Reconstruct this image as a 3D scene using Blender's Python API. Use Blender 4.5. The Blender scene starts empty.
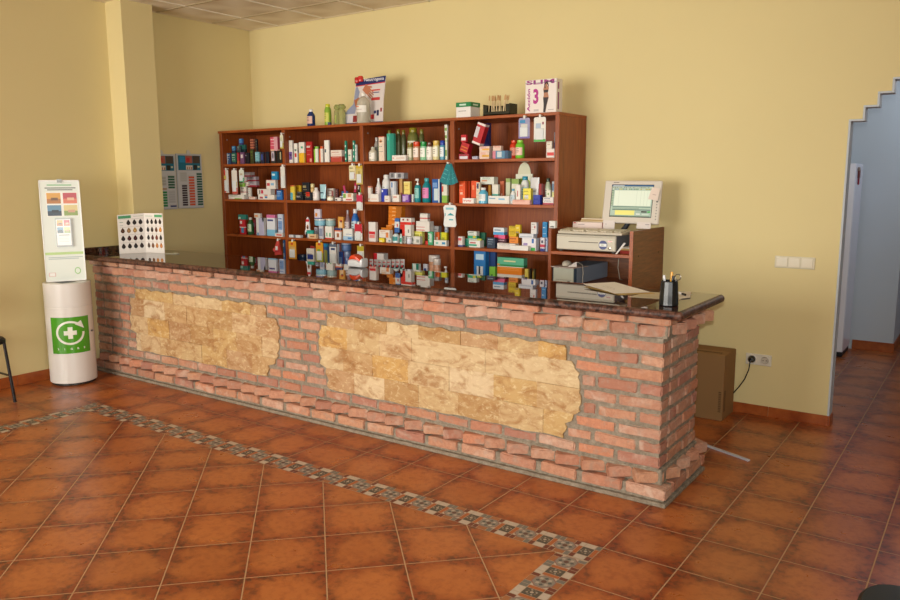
import bpy, math, random
from mathutils import Vector, Matrix
SCREEN_E=.14
SPR=110
C_WALL='e0d09a'; C_HALL='c2cbd4'
F_C1='bc7038'; F_C2='ae602c'; F_R1='8c401c'; F_R2='5c2e1a'
GR_IOR=1.75
E_SIDE=62; E_WIN=140; E_HALL=30; E_FLASH=300; E_WORLD=1.8
CHX,CHY=1.285,-.845
EXPO=-.1
CAM=(777.697576,1.29065172,-3.00219323,1.59712372,.611967473,-.153816278,-.00267545717)
random.seed(7)
S=bpy.context.scene; COL=S.collection
def lin(c): return c/12.92 if c<=.04045 else ((c+.055)/1.055)**2.4
def hx(h): return tuple(lin(int(h[i:i+2],16)/255) for i in(0,2,4))+(1.0,)
# ---------------------------------------------------------------- materials
MAT={}
def nmat(name,rough=.5,spec=.5,coat=0,metal=0,ior=1.5):
    m=bpy.data.materials.new(name); m.use_nodes=True; MAT[name]=m
    b=m.node_tree.nodes['Principled BSDF']
    b.inputs['Roughness'].default_value=rough; b.inputs['Specular IOR Level'].default_value=spec
    b.inputs['Coat Weight'].default_value=coat; b.inputs['Metallic'].default_value=metal; b.inputs['IOR'].default_value=ior
    return m,m.node_tree.nodes,m.node_tree.links,b
class G:
    """tiny node-graph helper"""
    def __init__(s,m): s.t=m.node_tree; s.n=s.t.nodes; s.l=s.t.links; s.b=s.n['Principled BSDF']
    def put(s,x,sock):
        if isinstance(x,(int,float)): sock.default_value=x
        elif isinstance(x,tuple): sock.default_value=x
        else: s.l.new(x,sock)
    def m(s,op,a,b=0.0,c=None,clamp=False):
        n=s.n.new('ShaderNodeMath'); n.operation=op; n.use_clamp=clamp
        s.put(a,n.inputs[0]); s.put(b,n.inputs[1])
        if c is not None: s.put(c,n.inputs[2])
        return n.outputs[0]
    def mix(s,f,a,b,mode='MIX'):
        n=s.n.new('ShaderNodeMix'); n.data_type='RGBA'; n.blend_type=mode
        s.put(f,n.inputs[0]); s.put(a,n.inputs[6]); s.put(b,n.inputs[7]); return n.outputs[2]
    def pos(s,scale=(1,1,1),loc=(0,0,0)):
        g=s.n.new('ShaderNodeNewGeometry'); mp=s.n.new('ShaderNodeMapping'); mp.inputs['Scale'].default_value=scale; mp.inputs['Location'].default_value=loc
        s.l.new(g.outputs['Position'],mp.inputs[0]); return mp.outputs[0]
    def xyz(s):
        g=s.n.new('ShaderNodeNewGeometry'); x=s.n.new('ShaderNodeSeparateXYZ'); s.l.new(g.outputs['Position'],x.inputs[0]); return x.outputs
    def noise(s,vec,scale,detail=4,rough=.5,dist=0):
        n=s.n.new('ShaderNodeTexNoise'); n.inputs['Scale'].default_value=scale; n.inputs['Detail'].default_value=detail
        n.inputs['Roughness'].default_value=rough; n.inputs['Distortion'].default_value=dist; s.l.new(vec,n.inputs['Vector']); return n.outputs[0]
    def ramp(s,f,stops):
        n=s.n.new('ShaderNodeValToRGB'); e=n.color_ramp.elements
        while len(e)<len(stops): e.new(.5)
        for k,(p,c) in enumerate(stops): e[k].position=p; e[k].color=c if isinstance(c,tuple) else hx(c)
        s.l.new(f,n.inputs[0]); return n.outputs[0]
    def sm(s,x,a,b):
        n=s.n.new('ShaderNodeMapRange'); n.interpolation_type='SMOOTHSTEP'; s.put(x,n.inputs[0]); n.inputs[1].default_value=a; n.inputs[2].default_value=b; return n.outputs[0]
    def bump(s,h,dist=.002,strength=1):
        n=s.n.new('ShaderNodeBump'); n.inputs['Distance'].default_value=dist; n.inputs['Strength'].default_value=strength; s.l.new(h,n.inputs['Height']); s.l.new(n.outputs[0],s.b.inputs['Normal'])
    def attr(s):
        n=s.n.new('ShaderNodeVertexColor'); n.layer_name='Col'; return n.outputs[0]
    def base(s,c): s.put(c,s.b.inputs['Base Color'])
def attrmat(name,rough,spec=.5,coat=0,metal=0):
    m,_,_,_=nmat(name,rough,spec,coat,metal); g=G(m); g.base(g.attr()); return m
attrmat('carton',.42,.4); attrmat('plastic',.22,.5); attrmat('paper',.75,.2); attrmat('metal',.3,.5,0,.9); attrmat('satin',.5,.3)
attrmat('glossy_print',.34,.5)
m,_,_,b=nmat('clear_plastic',.08,.5); g=G(m); g.base(g.attr()); b.inputs['Transmission Weight'].default_value=.65; b.inputs['IOR'].default_value=1.2
m,_,_,b=nmat('screen',.25,.4); g=G(m); g.base(g.attr()); g.l.new(g.attr(),b.inputs['Emission Color']); b.inputs['Emission Strength'].default_value=SCREEN_E
def woodmat(name,c1,c2,c3,scale,rough=.38):
    m,_,_,b=nmat(name,rough,.45); g=G(m); p=g.pos(scale); n=g.noise(p,1.0,6,.6,.3); n2=g.noise(p,.2,2,.5)
    g.base(g.mix(g.m('MULTIPLY',n2,.6),g.ramp(n,[(.32,c1),(.5,c2),(.68,c3)]),hx(c2))); g.bump(n,.0004,.4)
woodmat('cherry_upright','6e3010','8c4218','a2541f',(90,60,4))
woodmat('cherry_shelf','7a3610','9c4c1c','ae5e26',(6,60,90))
woodmat('dark_walnut','522c14','74401e','8a5028',(10,8,110))
# painted walls
def paint(name,c,v=.04,sc=300,bp=.0006):
    m,_,_,b=nmat(name,.62,.25); g=G(m); p=g.pos(); n=g.noise(p,1.3,3,.5); n2=g.noise(p,sc,2,.6)
    c0=hx(c); dk=tuple(x*(1-v*2) for x in c0[:3])+(1,)
    g.base(g.mix(n,dk,c0)); g.bump(n2,bp,.35)
paint('wall_yellow',C_WALL); paint('hall_blue',C_HALL); paint('plain_white','e4e2dc')
# floor: glazed terracotta tiles (world metres)
def tilemat(name,diag):
    m,_,_,b=nmat(name,.3,.45); g=G(m); x=g.xyz()
    if not diag:
        a=g.m('DIVIDE',x[0],.33); c=g.m('DIVIDE',x[1],.33); w=.0105
    else:
        q=.32694; r=math.sqrt(.5)/q; X=g.m('SUBTRACT',x[0],-3.63009); Y=g.m('SUBTRACT',x[1],-.37676)
        a=g.m('MULTIPLY',g.m('ADD',X,Y),r); c=g.m('MULTIPLY',g.m('SUBTRACT',X,Y),r); w=.0105
    fa,fc=g.m('FRACT',a),g.m('FRACT',c); ia,ic=g.m('FLOOR',a),g.m('FLOOR',c)
    da=g.m('MINIMUM',fa,g.m('SUBTRACT',1,fa)); dc=g.m('MINIMUM',fc,g.m('SUBTRACT',1,fc)); d=g.m('MINIMUM',da,dc)
    wn=g.n.new('ShaderNodeTexWhiteNoise'); wn.noise_dimensions='2D'; cb=g.n.new('ShaderNodeCombineXYZ'); g.put(ia,cb.inputs[0]); g.put(ic,cb.inputs[1]); g.l.new(cb.outputs[0],wn.inputs[0])
    off=g.n.new('ShaderNodeVectorMath'); off.operation='MULTIPLY_ADD'; g.l.new(wn.outputs['Color'],off.inputs[0]); off.inputs[1].default_value=(9,9,9)
    g.l.new(g.pos(),off.inputs[2]); v=off.outputs[0]
    n=g.noise(v,7,5,.6,.4); n2=g.noise(v,30,4,.6); n3=g.noise(v,3.2,2,.5)
    # squircle distance to tile centre drives the glaze's dark rim
    u1=g.m('ABSOLUTE',g.m('SUBTRACT',fa,.5)); u2=g.m('ABSOLUTE',g.m('SUBTRACT',fc,.5))
    rr=g.m('POWER',g.m('ADD',g.m('POWER',u1,3),g.m('POWER',u2,3)),.3333)
    rim=g.sm(g.m('ADD',rr,g.m('MULTIPLY',g.m('SUBTRACT',n,.5),.62)),.24,.56)
    ctr=g.mix(g.m('MULTIPLY',g.sm(n2,.42,.7),.45),g.mix(n3,hx(F_C1),hx(F_C2)),hx(F_R1)); rc=g.mix(g.sm(n2,.45,.65),hx(F_R1),hx(F_R2))
    col=g.mix(rim,ctr,rc); col=g.mix(g.m('MULTIPLY',g.m('SUBTRACT',wn.outputs[0],.3),.22,clamp=True),col,hx('5a2a12'))
    gr=g.sm(d,w*.55,w); g.base(g.mix(gr,hx('b48e68'),col))
    g.put(g.m('ADD',g.m('MULTIPLY',g.m('SUBTRACT',1,gr),.4),g.m('ADD',.20,g.m('MULTIPLY',n,.22))),g.b.inputs['Roughness'])
    g.bump(g.m('ADD',gr,g.m('MULTIPLY',n3,.35)),.0015,.5)
tilemat('tile_straight',False); tilemat('tile_diagonal',True)
m,_,_,b=nmat('skirting_tile',.3,.45); g=G(m); n=g.noise(g.pos(),9,4,.6); g.base(g.ramp(n,[(.3,'8a3f1c'),(.6,'a85a2a'),(.8,'b56a34')]))
# brick, mortar, travertine, granite
m,_,_,b=nmat('brick',.85,.2); g=G(m); p=g.pos(); n=g.noise(p,45,6,.65); n2=g.noise(p,9,4,.6,.5); n3=g.noise(p,160,3,.7)
c=g.mix(g.m('MULTIPLY',g.sm(n,.35,.65),.45),g.attr(),hx('9c6048')); c=g.mix(g.m('MULTIPLY',g.sm(g.noise(p,17,4,.6,.3),.5,.7),.5),c,hx('9c8878')); c=g.mix(g.m('MULTIPLY',g.sm(n2,.52,.72),.5),c,hx('d0b8a6')); c=g.mix(.14,c,hx('a89486')); c=g.mix(g.m('MULTIPLY',g.sm(n3,.6,.75),.4),c,hx('4c3024')); g.base(c); g.bump(g.m('ADD',n,g.m('MULTIPLY',n3,.5)),.004,.8)
m,_,_,b=nmat('mortar',.95,.1); g=G(m); p=g.pos(); n=g.noise(p,30,5,.7); n2=g.noise(p,170,3,.7); g.base(g.ramp(n,[(.3,'786c5c'),(.55,'948878'),(.75,'aca08e')])); g.bump(g.m('ADD',n,n2),.006,.9)
m,_,_,b=nmat('travertine',.7,.3); g=G(m); p=g.pos((1,1,1.7)); n=g.noise(p,7,6,.62,1.1); n2=g.noise(p,26,6,.7,.6); n3=g.noise(p,90,3,.7)
c=g.mix(g.m('MULTIPLY',g.sm(n,.42,.7),.8),g.attr(),hx('98683a')); c=g.mix(g.m('MULTIPLY',g.sm(n2,.5,.68),.6),c,hx('dccaa0')); c=g.mix(g.m('MULTIPLY',g.sm(g.m('ADD',n,g.m('MULTIPLY',n2,.5)),.88,1.02),.6),c,hx('8a6034')); g.base(c); g.bump(g.m('ADD',n2,g.m('MULTIPLY',n3,.4)),.005,.8)
for gname,ro,sp,ct in(('granite',.02,.5,0.0),('granite_edge',.42,.35,0.001)):
    m,_,_,b=nmat(gname,ro,sp,ct,0,1.5); g=G(m); p=g.pos(); vo=g.n.new('ShaderNodeTexVoronoi'); vo.inputs['Scale'].default_value=130; g.l.new(p,vo.inputs['Vector'])
    n=g.noise(p,60 if ct==0 else 34,5,.7,.8); n2=g.noise(p,14,3,.6,1.5); c=g.ramp(n,[(.34,'2a1c16'),(.42,'683a2c'),(.54,'b4745c'),(.70,'cca48c')]); c=g.mix(g.m('MULTIPLY',g.sm(n2,.52,.64),.8),c,hx('1c100c')); c=g.mix(g.m('MULTIPLY',g.sm(vo.outputs['Distance'],.0,.25),.25),hx('0c0807'),c)
    g.base(c if ct>0 else g.mix(.5,c,hx('2c140e'))); b.inputs['IOR'].default_value=GR_IOR if ct==0 else 1.5
    if ct>0: g.bump(g.m('ADD',n,g.noise(p,220,2)),.002,.6)
m,_,_,b=nmat('cardboard',.8,.2); g=G(m); g.base(g.attr()); g.bump(g.noise(g.pos((1,1,40)),20,2),.0008,.4)
# ceiling tiles: pressed fabric look, lighter ribs fanning in each .6 m tile
m,_,_,b=nmat('ceiling_tile',.8,.15); g=G(m); x=g.xyz()
fx=g.m('FRACT',g.m('DIVIDE',g.m('ADD',x[0],4.5),.6)); fy=g.m('FRACT',g.m('DIVIDE',g.m('SUBTRACT',x[1],1.957),.6))
w=g.m('ABSOLUTE',g.m('SUBTRACT',g.m('ABSOLUTE',g.m('SUBTRACT',fx,.5)),g.m('ABSOLUTE',g.m('SUBTRACT',fy,.5))))
g.base(g.mix(g.sm(w,.0,.42),hx('ece0ca'),hx('d8c8ae'))); g.bump(g.noise(g.pos(),150,3),.001,.3)
# ---------------------------------------------------------------- mesh builder
WORLD={}
class MB:
    def __init__(s): s.v=[]; s.f=[]; s.c=[]; s.m=[]; s.T=Matrix.Identity(4)
    def add(s,vs,fs,c='ffffff',mi=0):
        k=len(s.v); s.v+=[tuple(s.T@Vector(v)) for v in vs]; cc=hx(c) if isinstance(c,str) else c
        for f in fs: s.f.append(tuple(i+k for i in f)); s.c.append(cc); s.m.append(mi)
        return s
    def box(s,x0,x1,y0,y1,z0,z1,c='ffffff',b=None,mi=0):
        if b is None: b=min(.0015,.1*min(abs(x1-x0),abs(y1-y0),abs(z1-z0)))
        V=[];F=[]; X=((x0,x0+b),(x1,x1-b)); Y=((y0,y0+b),(y1,y1-b)); Z=((z0,z0+b),(z1,z1-b)); id={}
        for i in(0,1):
            for j in(0,1):
                for k in(0,1):
                    for a in(0,1,2):
                        id[i,j,k,a]=len(V); V.append((X[i][a!=0],Y[j][a!=1],Z[k][a!=2]))
        g=lambda i,j,k,a:id[i,j,k,a]
        for i in(0,1):
            q=[g(i,0,0,0),g(i,1,0,0),g(i,1,1,0),g(i,0,1,0)]; F.append(tuple(q if i else q[::-1]))
            q=[g(0,i,0,1),g(1,i,0,1),g(1,i,1,1),g(0,i,1,1)]; F.append(tuple(q[::-1] if i else q))
            q=[g(0,0,i,2),g(1,0,i,2),g(1,1,i,2),g(0,1,i,2)]; F.append(tuple(q if i else q[::-1]))
        for p in(0,1):
            for q_ in(0,1):
                F.append((g(p,q_,0,0),g(p,q_,1,0),g(p,q_,1,1),g(p,q_,0,1))if p==q_ else (g(p,q_,0,1),g(p,q_,1,1),g(p,q_,1,0),g(p,q_,0,0)))
                F.append((g(p,0,q_,0),g(p,0,q_,2),g(p,1,q_,2),g(p,1,q_,0))if p==q_ else (g(p,1,q_,0),g(p,1,q_,2),g(p,0,q_,2),g(p,0,q_,0)))
                F.append((g(0,p,q_,1),g(1,p,q_,1),g(1,p,q_,2),g(0,p,q_,2))if p==q_ else (g(0,p,q_,2),g(1,p,q_,2),g(1,p,q_,1),g(0,p,q_,1)))
                for r in(0,1): 
                    t=(g(p,q_,r,0),g(p,q_,r,1),g(p,q_,r,2)); F.append(t if (p+q_+r)%2 else t[::-1])
        return s.add(V,F,c,mi)
    def quad(s,a,b,c_,d,c='ffffff',mi=0): return s.add([a,b,c_,d],[(0,1,2,3)],c,mi)
    def lathe(s,cx,cy,prof,c='ffffff',n=20,sx=1,sy=1,mi=0):
        V=[];F=[]; cols=[]
        for r,z in prof:
            for k in range(n):
                a=2*math.pi*k/n; V.append((cx+r*math.cos(a)*sx,cy+r*math.sin(a)*sy,z))
        for i in range(len(prof)-1):
            for k in range(n): F.append((i*n+k,i*n+(k+1)%n,(i+1)*n+(k+1)%n,(i+1)*n+k))
        F.append(tuple(range(n))[::-1]); F.append(tuple((len(prof)-1)*n+k for k in range(n)))
        return s.add(V,F,c,mi)
    def tube(s,pts,r,c='ffffff',n=8,mi=0):
        P=[Vector(p) for p in pts]; V=[];F=[]; up=Vector((0,0,1)); prev=None
        for i,p in enumerate(P):
            t=(P[min(i+1,len(P)-1)]-P[max(i-1,0)]).normalized()
            a=prev-t*prev.dot(t) if prev is not None else (t.cross(up) if abs(t.z)<.95 else t.cross(Vector((1,0,0))))
            a.normalize(); b_=t.cross(a); prev=a
            rr=r[i] if isinstance(r,(list,tuple)) else r
            for k in range(n):
                w=2*math.pi*k/n; V.append(tuple(p+a*math.cos(w)*rr+b_*math.sin(w)*rr))
        for i in range(len(P)-1):
            for k in range(n): F.append((i*n+k,i*n+(k+1)%n,(i+1)*n+(k+1)%n,(i+1)*n+k))
        F.append(tuple(range(n))[::-1]); F.append(tuple((len(P)-1)*n+k for k in range(n)))
        return s.add(V,F,c,mi)
    def prism(s,poly,y0,y1,c='ffffff',mi=0):
        """polygon in XZ extruded along Y"""
        n=len(poly); V=[(x,y0,z) for x,z in poly]+[(x,y1,z) for x,z in poly]
        F=[tuple(range(n)),tuple(range(n,2*n))[::-1]]+[((i+1)%n,i,n+i,n+(i+1)%n) for i in range(n)]
        return s.add(V,F,c,mi)
    def flat(s,poly,y,c='ffffff',mi=0): return s.add([(x,y,z) for x,z in poly],[tuple(range(len(poly)))],c,mi)
    def rect(s,x0,z0,x1,z1,y,c,mi=0): return s.flat([(x0,z0),(x1,z0),(x1,z1),(x0,z1)],y,c,mi)
    def text(s,t,x,z,h,y,c,w=None,vert=False,mi=0,bold=0.0,align='LEFT'):
        cu=bpy.data.curves.new('t','FONT'); cu.body=t; cu.size=1; cu.offset=bold; cu.resolution_u=3
        o=bpy.data.objects.new('t',cu); COL.objects.link(o); bpy.context.view_layer.update()
        me=o.evaluated_get(bpy.context.evaluated_depsgraph_get()).to_mesh()
        vs=[(v.co.x,v.co.y) for v in me.vertices]; fs=[tuple(p.vertices) for p in me.polygons]
        o.to_mesh_clear(); bpy.data.objects.remove(o); bpy.data.curves.remove(cu)
        mx0=min(a for a,_ in vs); mx1=max(a for a,_ in vs); my0=min(b for _,b in vs); my1=max(b for _,b in vs)
        k=h/(my1-my0); kx=(w/(mx1-mx0)) if w else k; W=(mx1-mx0)*kx
        V=[]
        for a,b in vs:
            p,q=(a-mx0)*kx,(b-my0)*k
            if align=='C': p-=W/2
            V.append((x-q,y,z+p) if vert else (x+p,y,z+q))
        return s.add(V,fs,c,mi)
    def build(s,name,mats='carton',parent=None,origin=None,smooth=False,label=None,kind=None):
        if origin is None:
            if parent is not None: origin=WORLD[parent.name]
            else:
                xs=[v[0] for v in s.v];ys=[v[1] for v in s.v]; origin=((min(xs)+max(xs))/2,(min(ys)+max(ys))/2,min(v[2] for v in s.v))
        me=bpy.data.meshes.new(name); me.from_pydata([(v[0]-origin[0],v[1]-origin[1],v[2]-origin[2]) for v in s.v],[],s.f)
        at=me.color_attributes.new('Col','FLOAT_COLOR','CORNER'); d=[]
        for f,c in zip(s.f,s.c):
            for _ in f: d+=c
        at.data.foreach_set('color',d)
        for mt in ([mats] if isinstance(mats,str) else mats): me.materials.append(MAT[mt])
        me.polygons.foreach_set('material_index',s.m)
        if smooth:
            me.polygons.foreach_set('use_smooth',[True]*len(s.f))
            try: me.set_sharp_from_angle(angle=math.radians(38))
            except Exception: pass
        o=bpy.data.objects.new(name,me); COL.objects.link(o)
        if parent is not None:
            o.parent=parent; pw=WORLD[parent.name]; o.location=tuple(a-b for a,b in zip(origin,pw))
        else: o.location=origin
        WORLD[o.name]=tuple(origin)
        if label:o['label']=label
        if kind:o['kind']=kind
        return o
def tag(o,label,cat,group=None,kind=None):
    o['label']=label; o['category']=cat
    if group:o['group']=group
    if kind:o['kind']=kind
    return o
def empty(name,loc,label,cat,group=None):
    o=bpy.data.objects.new(name,None); COL.objects.link(o); o.location=loc; o.empty_display_size=.05; WORLD[o.name]=tuple(loc)
    return tag(o,label,cat,group)
def struct(o): o['kind']='structure'; return o

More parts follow.
